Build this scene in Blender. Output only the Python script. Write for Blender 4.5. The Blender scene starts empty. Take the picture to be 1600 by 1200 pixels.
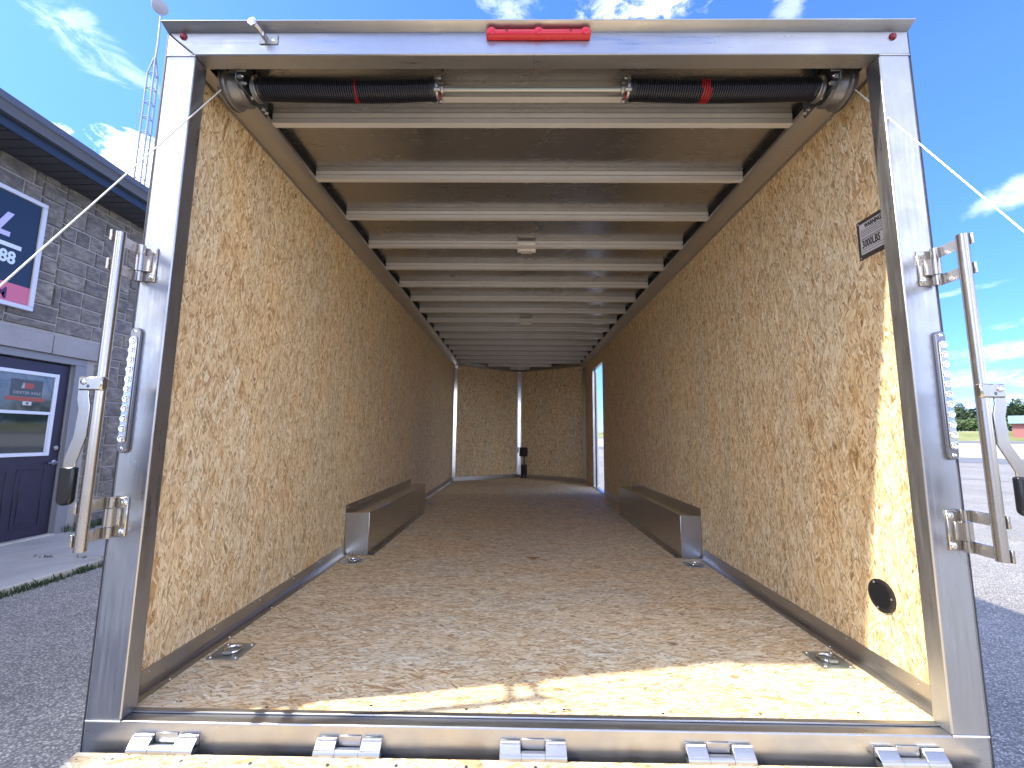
import bpy, bmesh, math, random
from mathutils import Vector, Matrix, noise
random.seed(7)
S = bpy.context.scene
COL = S.collection
R = math.radians

# ------------------------------------------------------------------ camera
F_PX, PITCH, YAW, ROLL = 660.8, 0.1230, 0.0123, 0.0095
CAM = Vector((-0.0491, -1.325, 0.8308))
cam_d = bpy.data.cameras.new('camera'); cam = bpy.data.objects.new('camera', cam_d); COL.objects.link(cam)
cam_d.sensor_fit = 'HORIZONTAL'; cam_d.sensor_width = 36; cam_d.lens = F_PX / 1600 * 36
cam_d.clip_start = 0.02; cam_d.clip_end = 6000
cp, sp, cy_, sy_ = math.cos(PITCH), math.sin(PITCH), math.cos(YAW), math.sin(YAW)
FW = Vector((-sy_ * cp, cy_ * cp, sp)); RT = Vector((cy_, sy_, 0)); UP = RT.cross(FW)
RT2 = RT * math.cos(ROLL) + UP * math.sin(ROLL); UP2 = UP * math.cos(ROLL) - RT * math.sin(ROLL)
M = Matrix((RT2, UP2, -FW)).transposed().to_4x4(); M.translation = CAM
cam.matrix_world = M
S.camera = cam
S.render.resolution_x, S.render.resolution_y = 1024, 768

# ------------------------------------------------------------------ light
SUN_EL = 47.0
SUN_STRENGTH, SKY_STRENGTH, EXPOSURE = 2.0, 0.15, 2.15
sdir = Vector((math.cos(R(SUN_EL)) * .9816, math.cos(R(SUN_EL)) * .191, -math.sin(R(SUN_EL))))
sl = bpy.data.lights.new('sun', 'SUN'); so = bpy.data.objects.new('sun', sl); COL.objects.link(so)
sl.energy = SUN_STRENGTH; sl.angle = R(0.9); sl.color = (1.0, .94, .84)
so.rotation_euler = sdir.to_track_quat('-Z', 'Y').to_euler(); so.location = (-20, -5, 25)

S.view_settings.view_transform = 'Standard'; S.view_settings.look = 'None'
S.view_settings.exposure = EXPOSURE; S.view_settings.gamma = 1; S.view_settings.use_curve_mapping = False

S.cycles.diffuse_bounces = 7

W = bpy.data.worlds.new('World'); S.world = W; W.use_nodes = True


class NT:
    """tiny node helper"""
    def __init__(s, tree): s.t = tree; s.n = tree.nodes; s.l = tree.links
    def new(s, typ, **kw):
        n = s.n.new(typ)
        for k, v in kw.items(): setattr(n, k, v)
        return n
    def put(s, sock, v):
        if isinstance(v, (int, float)): sock.default_value = v
        elif isinstance(v, (tuple, list)):
            v = tuple(v)
            if len(sock.default_value) == 4 and len(v) == 3: v = v + (1,)
            sock.default_value = v
        else: s.l.new(v, sock)
    def math(s, op, a, b=None, c=None, clamp=False):
        n = s.new('ShaderNodeMath', operation=op); n.use_clamp = clamp
        s.put(n.inputs[0], a)
        if b is not None: s.put(n.inputs[1], b)
        if c is not None: s.put(n.inputs[2], c)
        return n.outputs[0]
    def vm(s, op, a, b=None):
        n = s.new('ShaderNodeVectorMath', operation=op)
        s.put(n.inputs[0], a)
        if b is not None: s.put(n.inputs[1], b)
        return n.outputs['Value'] if op in ('DOT_PRODUCT', 'LENGTH') else n.outputs[0]
    def mix(s, f, a, b, mode='MIX'):
        n = s.new('ShaderNodeMix', data_type='RGBA', blend_type=mode)
        s.put(n.inputs[0], f); s.put(n.inputs[6], a); s.put(n.inputs[7], b)
        return n.outputs[2]
    def mixf(s, f, a, b):
        n = s.new('ShaderNodeMix', data_type='FLOAT')
        s.put(n.inputs[0], f); s.put(n.inputs[2], a); s.put(n.inputs[3], b)
        return n.outputs[0]
    def ramp(s, f, stops, interp='LINEAR'):
        n = s.new('ShaderNodeValToRGB'); r = n.color_ramp; r.interpolation = interp
        while len(r.elements) < len(stops): r.elements.new(0.5)
        for e, (p, c) in zip(r.elements, stops):
            e.position = p; e.color = (c, c, c, 1) if isinstance(c, (int, float)) else tuple(c) + (1,)
        s.put(n.inputs[0], f); return n.outputs[0]
    def mr(s, v, a, b, c=0.0, d=1.0, smooth=False):
        n = s.new('ShaderNodeMapRange'); n.clamp = True
        if smooth: n.interpolation_type = 'SMOOTHSTEP'
        s.put(n.inputs[0], v)
        for i, x in enumerate((a, b, c, d)): s.put(n.inputs[i + 1], x)
        return n.outputs[0]
    def noise(s, vec, scale, detail=4, rough=.55, dist=0.0, col=False, dim='3D'):
        n = s.new('ShaderNodeTexNoise', noise_dimensions=dim)
        s.put(n.inputs['Vector'], vec); s.put(n.inputs['Scale'], scale)
        s.put(n.inputs['Detail'], detail); s.put(n.inputs['Roughness'], rough); s.put(n.inputs['Distortion'], dist)
        return n.outputs[1 if col else 0]
    def mapping(s, vec, scale=(1, 1, 1), rot=(0, 0, 0), loc=(0, 0, 0)):
        n = s.new('ShaderNodeMapping'); s.put(n.inputs[0], vec)
        n.inputs['Location'].default_value = loc; n.inputs['Rotation'].default_value = rot; n.inputs['Scale'].default_value = scale
        return n.outputs[0]
    def sepx(s, v):
        n = s.new('ShaderNodeSeparateXYZ'); s.put(n.inputs[0], v); return n.outputs
    def comb(s, x, y, z=0.0):
        n = s.new('ShaderNodeCombineXYZ')
        for i, v in enumerate((x, y, z)): s.put(n.inputs[i], v)
        return n.outputs[0]


# world: Nishita sky with clouds mixed over it
def build_world():
    t = NT(W.node_tree); t.n.clear()
    out = t.new('ShaderNodeOutputWorld'); bg = t.new('ShaderNodeBackground')
    sky = t.new('ShaderNodeTexSky', sky_type='NISHITA'); sky.sun_disc = False
    sky.sun_elevation = R(SUN_EL); sky.sun_rotation = math.atan2(-sdir.x, -sdir.y)
    sky.altitude = 200; sky.air_density = 1.0; sky.dust_density = 0.25; sky.ozone_density = 3.0
    tc = t.new('ShaderNodeTexCoord'); d = tc.outputs['Generated']
    # deep summer blue: saturate a little
    hsv = t.new('ShaderNodeHueSaturation'); hsv.inputs['Saturation'].default_value = 1.12
    t.l.new(sky.outputs[0], hsv.inputs['Color'])
    base = t.mix(1.0, hsv.outputs[0], (.40, .49, .76), 'MULTIPLY')
    el = t.mr(t.sepx(d)[2], 0.0, .55, 0, 1)
    base = t.mix(1.0, base, t.ramp(el, [(0, (.50, .60, .84)), (.45, (.66, .74, .96)), (1, (1, 1, 1))]), 'MULTIPLY')
    def dirpx(u, v): return (FW + RT2 * (u - 800) / F_PX + UP2 * (600 - v) / F_PX).normalized()
    nz = t.noise(d, 7.0, 9, .62, .3)
    nf = t.noise(t.mapping(d, scale=(1, 1, 2.2)), 14.0, 9, .65, .5)
    total = None
    # (u, v, half width, half height in degrees, tilt degrees, strength, threshold)
    blobs = [(215, 262, 6.0, 4.6, 0, 1.6, .42, nf), (170, 250, 3.0, 2.0, 0, 1.4, .45, nf), (95, 205, 2.2, 1.2, 10, 1.1, .46, nf),
             (90, 30, 9, 2.2, 28, .16, .46, nf), (170, 75, 7, 1.8, 30, .14, .46, nf),
             (1000, 2, 9, 4.0, 5, .5, .42, nf), (800, 5, 6, 3.0, 0, .2, .44, nf), (1235, 5, 2.0, 3.5, 20, .18, .4, nf),
             (1590, 300, 4.5, 2.0, -14, .32, .38, nz), (1590, 545, 9, 1.4, -3, .16, .40, nf), (1560, 590, 10, 1.4, 0, .22, .42, nf),
             (1500, 455, 5, .6, -4, .14, .4, nf), (1590, 505, 5, .7, -6, .2, .4, nf), (1560, 640, 16, 2.0, 0, .16, .38, nf)]
    for (u, v, hw, hh, tilt, st, th, nn) in blobs:
        c = dirpx(u, v); rt = c.cross(Vector((0, 0, 1))).normalized(); up = rt.cross(c)
        a = R(-tilt); ax = rt * math.cos(a) + up * math.sin(a); ay = up * math.cos(a) - rt * math.sin(a)
        df = t.vm('SUBTRACT', d, tuple(c))
        x = t.math('DIVIDE', t.vm('DOT_PRODUCT', df, tuple(ax)), R(hw)); y = t.math('DIVIDE', t.vm('DOT_PRODUCT', df, tuple(ay)), R(hh))
        z = t.vm('DOT_PRODUCT', df, tuple(c))
        ln = t.vm('LENGTH', t.comb(x, y, z))
        m = t.mr(ln, 0.2, 1.25, 1, 0, True)
        k = t.mr(t.math('ADD', nn, t.math('MULTIPLY', t.math('SUBTRACT', m, 1), .32)), th - .06, th + .16, 0, 1, True)
        k = t.math('MULTIPLY', t.math('MULTIPLY', k, m), st, clamp=True)
        total = k if total is None else t.math('MAXIMUM', total, k)
    # scattered cloud added outside the view to brighten and whiten the shade
    wide = t.noise(t.mapping(d, scale=(1, 1, 1.8)), 2.6, 9, .6, .2)
    sc = t.mr(wide, .44, .60, 0, .9, True)
    out_of_view = t.mr(t.vm('DOT_PRODUCT', d, tuple(FW)), .5, .1, 0, 1, True)
    total = t.math('MAXIMUM', total, t.math('MULTIPLY', sc, out_of_view))
    shade = t.mr(nz, .35, .65, 4.8, 7.2)
    cloud = t.mix(1.0, (1.0, 1.0, 1.02), t.comb(shade, shade, shade), 'MULTIPLY')
    col = t.mix(total, base, cloud)
    t.l.new(col, bg.inputs['Color']); bg.inputs['Strength'].default_value = SKY_STRENGTH
    t.l.new(bg.outputs[0], out.inputs['Surface'])
build_world()

# ------------------------------------------------------------------ materials
MATS = {}
def mat(name, fn=None, **kw):
    if name in MATS: return MATS[name]
    m = bpy.data.materials.new(name); m.use_nodes = True
    t = NT(m.node_tree); b = m.node_tree.nodes['Principled BSDF']
    def setp(k, v):
        t.put(b.inputs[k], v)
    for k, v in kw.items(): setp({'color': 'Base Color', 'rough': 'Roughness', 'metal': 'Metallic', 'spec': 'Specular IOR Level'}.get(k, k), v)
    if fn: fn(t, setp)
    MATS[name] = m; return m

def bump(t, h, strength, dist=.002):
    n = t.new('ShaderNodeBump'); n.inputs['Strength'].default_value = strength; n.inputs['Distance'].default_value = dist
    t.put(n.inputs['Height'], h); return n.outputs[0]

def pos(t): return t.new('ShaderNodeNewGeometry').outputs['Position']
def obj_rand(t): return t.new('ShaderNodeObjectInfo').outputs['Random']

# strand board: overlapping layers of long thin chips
def make_osb_group():
    g = bpy.data.node_groups.new('strand_board', 'ShaderNodeTree')
    g.interface.new_socket('Vector', in_out='INPUT', socket_type='NodeSocketVector')
    g.interface.new_socket('Color', in_out='OUTPUT', socket_type='NodeSocketColor')
    g.interface.new_socket('Height', in_out='OUTPUT', socket_type='NodeSocketFloat')
    t = NT(g); gi = t.new('NodeGroupInput'); go = t.new('NodeGroupOutput')
    v = gi.outputs[0]
    w1 = t.noise(v, 9, 2, .5, col=True, dim='2D')
    w2 = t.noise(v, 55, 2, .5, col=True, dim='2D')
    v1 = t.vm('ADD', v, t.vm('MULTIPLY', t.vm('SUBTRACT', w1, (.5, .5, .5)), (.016, .016, 0)))
    v1 = t.vm('ADD', v1, t.vm('MULTIPLY', t.vm('SUBTRACT', w2, (.5, .5, .5)), (.0032, .0032, 0)))
    TONES = [(0.0, (.46, .30, .155)), (.06, (.60, .435, .25)), (.20, (.70, .55, .35)), (.55, (.78, .65, .445)), (.82, (.83, .73, .54)), (1.0, (.87, .80, .65))]
    # angle, length, width, threshold
    layers = [(0, .085, .016, 0.0), (50, .050, .012, .60), (-46, .055, .013, .62), (12, .085, .012, .52), (-15, .070, .010, .54),
              (-4, .13, .030, .86), (32, .050, .007, .66), (-9, .050, .0055, .62)]
    C = H = None
    for i, (a, L, w, th) in enumerate(layers):
        m = t.mapping(v1, scale=(1, 1, 1), rot=(0, 0, R(a)), loc=(i * 3.17, i * 7.31, 0))
        m = t.vm('MULTIPLY', m, (1 / L / 1.15, 1 / w / 1.25, 1))
        vo = t.new('ShaderNodeTexVoronoi', voronoi_dimensions='2D', feature='F1'); vo.inputs['Scale'].default_value = 1
        t.put(vo.inputs['Vector'], m)
        rgb = t.sepx(vo.outputs['Color'])
        col = t.ramp(rgb[0], TONES)
        edge = t.mr(vo.outputs['Distance'], .40, .58, 1.0, .56)
        col = t.mix(1.0, col, t.comb(edge, t.math('POWER', edge, 1.15), t.math('POWER', edge, 1.35)), 'MULTIPLY')
        if C is None: C, H = col, rgb[2]
        else:
            k = t.math('GREATER_THAN', rgb[1], th)
            k = t.math('MULTIPLY', k, t.mr(vo.outputs['Distance'], .60, .50))
            C = t.mix(k, C, col); H = t.mixf(k, H, t.math('ADD', rgb[2], .35 if i > 2 else .1))
    # dark slivers and voids
    for (a, L, w, th, c) in ((20, .018, .0034, .945, (.13, .075, .035)), (-32, .032, .0048, .925, (.26, .145, .075)), (11, .055, .0085, .91, (.48, .29, .155))):
        m = t.vm('MULTIPLY', t.mapping(v1, rot=(0, 0, R(a)), loc=(a, a * .7, 0)), (1 / L, 1 / w, 1))
        vo = t.new('ShaderNodeTexVoronoi', voronoi_dimensions='2D', feature='F1'); vo.inputs['Scale'].default_value = 1
        t.put(vo.inputs['Vector'], m)
        k = t.math('MULTIPLY', t.math('GREATER_THAN', t.sepx(vo.outputs['Color'])[1], th), t.mr(vo.outputs['Distance'], .45, .32))
        C = t.mix(t.math('MULTIPLY', k, .85 if w < .007 else .7), C, c)
    # wood grain inside chips, and broad patches of paler / greyer / redder board
    gr = t.noise(t.vm('MULTIPLY', v1, (25, 420, 1)), 1, 3, .6, dim='2D')
    C = t.mix(1.0, C, t.ramp(gr, [(.25, .80), (.75, 1.14)]), 'MULTIPLY')
    pt = t.noise(t.vm('MULTIPLY', v, (.35, 1, 1)), 3.6, 5, .62, dim='2D')
    C = t.mix(1.0, C, t.ramp(pt, [(.3, (1.06, .96, .84)), (.5, (1.02, .99, .95)), (.7, (.96, .97, .99))]), 'MULTIPLY')
    t.l.new(C, go.inputs[0]); t.l.new(H, go.inputs[1])
    return g
OSB = make_osb_group()

def osb_mat(name, axes, tint=(1.02, .99, .88)):
    def fn(t, setp):
        p = t.sepx(pos(t)); r = obj_rand(t)
        u, v = p['XYZ'.index(axes[0])], p['XYZ'.index(axes[1])]
        vec = t.comb(t.math('ADD', u, t.math('MULTIPLY', r, 37.0)), t.math('ADD', v, t.math('MULTIPLY', r, 91.0)))
        g = t.new('ShaderNodeGroup'); g.node_tree = OSB; t.put(g.inputs[0], vec)
        c = t.mix(1.0, g.outputs[0], tint, 'MULTIPLY')
        setp('Base Color', c); setp('Roughness', .62); setp('Specular IOR Level', .3)
    return mat(name, fn)
M_WALL = osb_mat('strand_board_wall', 'ZY')
M_NOSE = osb_mat('strand_board_nose', 'ZX')
M_FLOOR = osb_mat('strand_board_floor', 'XY', (1.06, 1.07, 1.02))
M_RAMP = osb_mat('strand_board_ramp', 'XY', (1.0, .98, .91))

def alu(name, base=(.45, .46, .475), r0=.24, r1=.42, streak='Z', bmp=.12, dirt=.6, metal=.95, speck=.12):
    def fn(t, setp):
        p = pos(t)
        sc = {'X': (3, 60, 60), 'Y': (60, 3, 60), 'Z': (60, 60, 3)}[streak]
        st = t.noise(t.mapping(p, scale=sc), 1.6, 5, .6)
        cl = t.noise(p, 7, 5, .65, .4)
        sp_ = t.noise(p, 160, 2, .5)
        setp('Metallic', metal)
        c = t.mix(t.mr(cl, .35, .7, 0, dirt), base, tuple(x * .80 for x in base))
        c = t.mix(t.mr(sp_, .68, .74, 0, speck), c, (.34, .33, .33))
        setp('Base Color', c)
        rr = t.math('ADD', t.mr(st, .3, .7, r0, r1), t.mr(cl, .3, .7, -.04, .08))
        setp('Roughness', rr)
        setp('Normal', bump(t, t.math('ADD', st, t.math('MULTIPLY', sp_, .3)), bmp, .0008))
    return mat(name, fn)
M_ALZ = alu('mill_aluminium_upright', streak='Z')
M_ALX = alu('mill_aluminium_crosswise', streak='X')
M_ALY = alu('mill_aluminium_lengthwise', base=(.50, .48, .45), streak='Y', r0=.24, r1=.40)
M_BOX = alu('sheet_aluminium', base=(.56, .53, .485), r0=.14, r1=.18, streak='Y', bmp=.0, dirt=.15, speck=0)
M_ROOF = alu('roof_sheet_aluminium', base=(.43, .415, .395), r0=.18, r1=.26, streak='X', bmp=.0, dirt=.3, speck=0)
M_BOW = alu('roof_bow_aluminium', base=(.66, .65, .62), r0=.30, r1=.4, streak='X', bmp=.03, dirt=.2, metal=.3, speck=.1)
M_RAIL = alu('rail_aluminium', base=(.60, .58, .55), r0=.3, r1=.42, streak='Y', bmp=.05, dirt=.3)
M_SS = alu('stainless_steel', base=(.46, .43, .385), r0=.18, r1=.25, streak='Z', bmp=.04, dirt=.25)
M_ZN = mat('zinc_plated_steel', color=(.36, .38, .36), metal=.7, rough=.32)
M_BOLT = mat('bright_bolt', color=(.8, .81, .82), metal=1.0, rough=.18)
M_WELD = alu('weld_bead', base=(.86, .87, .88), r0=.32, r1=.5, streak='X', bmp=.5)
M_BLK = mat('black_plastic', color=(.012, .012, .013), rough=.35)
M_GRIP = mat('black_rubber_grip', color=(.008, .008, .009), rough=.22)
M_DARK = mat('matt_dark', color=(.012, .013, .018), rough=.7)
M_SPR = mat('oiled_spring_steel', color=(.035, .037, .048), rough=.30, metal=.6)
M_SRED = mat('red_paint_mark', color=(.26, .010, .016), rough=.4)
M_CAST = mat('cast_aluminium', color=(.36, .37, .38), metal=1.0, rough=.42)
M_DRUM = mat('dull_drum_metal', color=(.30, .29, .28), metal=.8, rough=.36)
M_PLATE = mat('dark_galvanised_plate', color=(.13, .15, .18), metal=.9, rough=.42)
M_RED = mat('red_lens', color=(.55, .008, .022), rough=.16)
M_REDD = mat('dark_red_lens', color=(.16, .004, .012), rough=.2)
M_CLR = mat('clear_lens', color=(.42, .43, .46), rough=.10, metal=.8)
M_LED = mat('led_reflector', color=(.9, .9, .92), rough=.12, metal=1.0)
M_CHR = mat('lens_edge', color=(.20, .20, .22), rough=.2, metal=.8)
M_SKIN = mat('white_skin', color=(.74, .74, .73), rough=.3)
M_EDGE = mat('dark_edge_gap', color=(.025, .027, .035), rough=.5)
M_CABLE = mat('nylon_coated_cable', color=(.80, .80, .68), rough=.3, metal=.35)
M_WHT = mat('white_plastic', color=(.74, .73, .68), rough=.35)
M_TYRE = mat('tyre_rubber', color=(.02, .02, .02), rough=.8)
M_STK = mat('sticker_white', color=(.55, .54, .53), rough=.5)
M_STKF = mat('sticker_brown', color=(.065, .05, .047), rough=.45)
M_INK = mat('black_ink', color=(.02, .018, .02), rough=.5)
M_KNOT = mat('knot_wood', color=(.36, .15, .04), rough=.6)
M_FRAME = mat('trailer_frame_steel', color=(.04, .04, .045), rough=.5)

def f_asphalt(t, setp):
    p = pos(t)
    vo = t.new('ShaderNodeTexVoronoi', feature='F1'); t.put(vo.inputs['Vector'], p); vo.inputs['Scale'].default_value = 105
    g = t.sepx(vo.outputs['Color'])[0]
    fine = t.noise(p, 130, 3, .7)
    big = t.noise(p, .7, 5, .6)
    big2 = t.noise(p, 3.5, 4, .6, .5)
    c = t.ramp(g, [(0, (.22, .205, .18)), (.45, (.40, .375, .32)), (.8, (.56, .52, .44)), (1.0, (.76, .71, .61))])
    gap = t.mr(vo.outputs['Distance'], .35, .62)
    c = t.mix(t.math('MULTIPLY', gap, .75), c, (.15, .145, .135))
    c = t.mix(1.0, c, t.ramp(fine, [(.3, .72), (.7, 1.3)]), 'MULTIPLY')
    c = t.mix(1.0, c, t.ramp(big, [(.35, .86), (.65, 1.14)]), 'MULTIPLY')
    c = t.mix(1.0, c, t.ramp(big2, [(.35, .92), (.65, 1.06)]), 'MULTIPLY')
    setp('Base Color', c); setp('Roughness', .86)
    h = t.math('SUBTRACT', t.math('ADD', g, t.math('MULTIPLY', fine, .5)), t.math('MULTIPLY', gap, 1.2))
    setp('Normal', bump(t, h, .8, .006))
M_ASPH = mat('worn_asphalt', f_asphalt)

def f_conc(t, setp):
    p = pos(t)
    a = t.noise(p, 2.2, 6, .6); b = t.noise(p, 90, 3, .6)
    c = t.ramp(a, [(.3, (.38, .355, .31)), (.7, (.52, .49, .43))])
    c = t.mix(1.0, c, t.ramp(b, [(.3, .88), (.7, 1.1)]), 'MULTIPLY')
    setp('Base Color', c); setp('Roughness', .8); setp('Normal', bump(t, b, .35, .003))
M_CONC = mat('weathered_concrete', f_conc)

def f_stone(t, setp):
    p = pos(t); r = obj_rand(t)
    off = t.comb(t.math('MULTIPLY', r, 13), t.math('MULTIPLY', r, 57), 0)
    q = t.vm('ADD', p, off)
    a = t.noise(t.mapping(q, scale=(1, 1, 1.9)), 7, 7, .68, .6); b = t.noise(q, 42, 5, .65)
    c = t.ramp(a, [(.28, (.08, .077, .078)), (.5, (.165, .157, .150)), (.72, (.31, .29, .265))])
    c = t.mix(1.0, c, t.ramp(r, [(0, (.82, .80, .77)), (.5, (1, .96, .90)), (1, (1.25, 1.18, 1.06))]), 'MULTIPLY')
    setp('Base Color', c); setp('Roughness', .85)
    setp('Normal', bump(t, t.math('ADD', a, t.math('MULTIPLY', b, .4)), 1.0, .03))
M_STONE = mat('grey_split_stone', f_stone)
M_MORT = mat('mortar', lambda t, s: (s('Base Color', t.ramp(t.noise(pos(t), 60, 4), [(.3, (.27, .26, .24)), (.7, (.36, .345, .32))])), s('Roughness', .9)))
def f_lint(t, setp):
    p = pos(t); b = t.noise(p, 120, 3, .6); a = t.noise(p, 3, 4, .6)
    setp('Base Color', t.mix(1.0, t.ramp(a, [(.3, (.25, .245, .24)), (.7, (.31, .30, .295))]), t.ramp(b, [(.3, .88), (.7, 1.1)]), 'MULTIPLY')); setp('Roughness', .8)
M_LINT = mat('smooth_cast_stone', f_lint)
M_JAMB = mat('grey_door_frame_paint', color=(.20, .205, .22), rough=.5)
M_NSTR = alu('bright_corner_aluminium', base=(.82, .82, .80), r0=.10, r1=.18, streak='Z', bmp=.03, dirt=.2, metal=1.0)
M_DOOR = mat('dark_navy_door_paint', lambda t, s: (s('Base Color', t.ramp(t.noise(pos(t), 9, 5), [(.3, (.012, .010, .028)), (.7, (.020, .016, .040))])), s('Roughness', .42)))
M_WFR = mat('white_window_vinyl', color=(.62, .66, .74), rough=.4)
M_GLASS = mat('dark_window_glass', color=(.014, .024, .030), rough=.04, spec=.9)
M_BLIND = mat('glass_with_sheer_behind', lambda t, s: (s('Base Color', t.ramp(t.noise(pos(t), 5, 5, .6, 1.2), [(.3, (.035, .042, .045)), (.7, (.13, .14, .13))])), s('Roughness', .06), s('Specular IOR Level', .8)))
M_SOFF = mat('dark_soffit_metal', color=(.045, .047, .054), rough=.5)
M_FASC = mat('navy_fascia', color=(.014, .024, .042), rough=.45)
M_GUT = mat('grey_gutter_paint', color=(.075, .085, .105), rough=.38)
M_SHNG = mat('dark_shingle', lambda t, s: (s('Base Color', t.ramp(t.noise(pos(t), 30, 4), [(.3, (.03, .03, .032)), (.7, (.07, .07, .07))])), s('Roughness', .9)))
M_NAVY = mat('sign_navy', color=(.009, .017, .030), rough=.35)
M_SWHT = mat('sign_frame_white', color=(.52, .54, .58), rough=.35)
M_LAV = mat('sign_lavender', color=(.46, .43, .68), rough=.4)
M_PALE = mat('sign_pale', color=(.55, .62, .66), rough=.4)
M_PINK = mat('sign_pink', color=(.50, .12, .18), rough=.4)
M_PLUM = mat('sign_plum_letter', color=(.06, .01, .06), rough=.4)
M_GALV = mat('galvanised_lattice', color=(.36, .38, .44), metal=.6, rough=.5)
M_DISH = mat('grey_dish', color=(.36, .36, .40), rough=.5)
M_PRED = mat('poster_red', color=(.33, .07, .05), rough=.5)
M_PGRY = mat('poster_grey', color=(.06, .075, .085), rough=.5)
M_PLGT = mat('poster_light', color=(.30, .32, .34), rough=.5)
M_BARK = mat('bark', color=(.06, .045, .035), rough=.9)
def leafm(name, a, b):
    def fn(t, setp):
        r = t.noise(pos(t), .9, 3); setp('Base Color', t.ramp(r, [(.3, a), (.7, b)])); setp('Roughness', .7)
    return mat(name, fn)
M_LEAF = leafm('tree_leaves', (.045, .075, .038), (.085, .130, .060))
M_HEDGE = leafm('hedge_leaves', (.040, .075, .020), (.085, .13, .035))
M_TURF = leafm('turf_blades', (.025, .055, .018), (.06, .10, .035))
def f_field(t, setp):
    p = pos(t); a = t.noise(p, .25, 6, .65)
    setp('Base Color', t.ramp(a, [(.3, (.11, .15, .045)), (.5, (.20, .22, .075)), (.7, (.30, .28, .13))])); setp('Roughness', .9)
M_FIELD = mat('dry_grass_field', f_field)
M_GRAV = mat('pale_gravel', lambda t, s: (s('Base Color', t.ramp(t.noise(pos(t), .5, 8, .7), [(.3, (.30, .29, .26)), (.6, (.42, .40, .36)), (.75, (.26, .28, .15))])), s('Roughness', .95)))
M_ROAD = mat('grey_road', lambda t, s: (s('Base Color', t.ramp(t.noise(pos(t), 2, 4), [(.3, (.13, .135, .14)), (.7, (.17, .172, .175))])), s('Roughness', .85)))
M_TEAL = mat('teal_roof_metal', color=(.20, .30, .30), rough=.5)
M_BARN = mat('barn_red', color=(.30, .12, .11), rough=.8)

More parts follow.
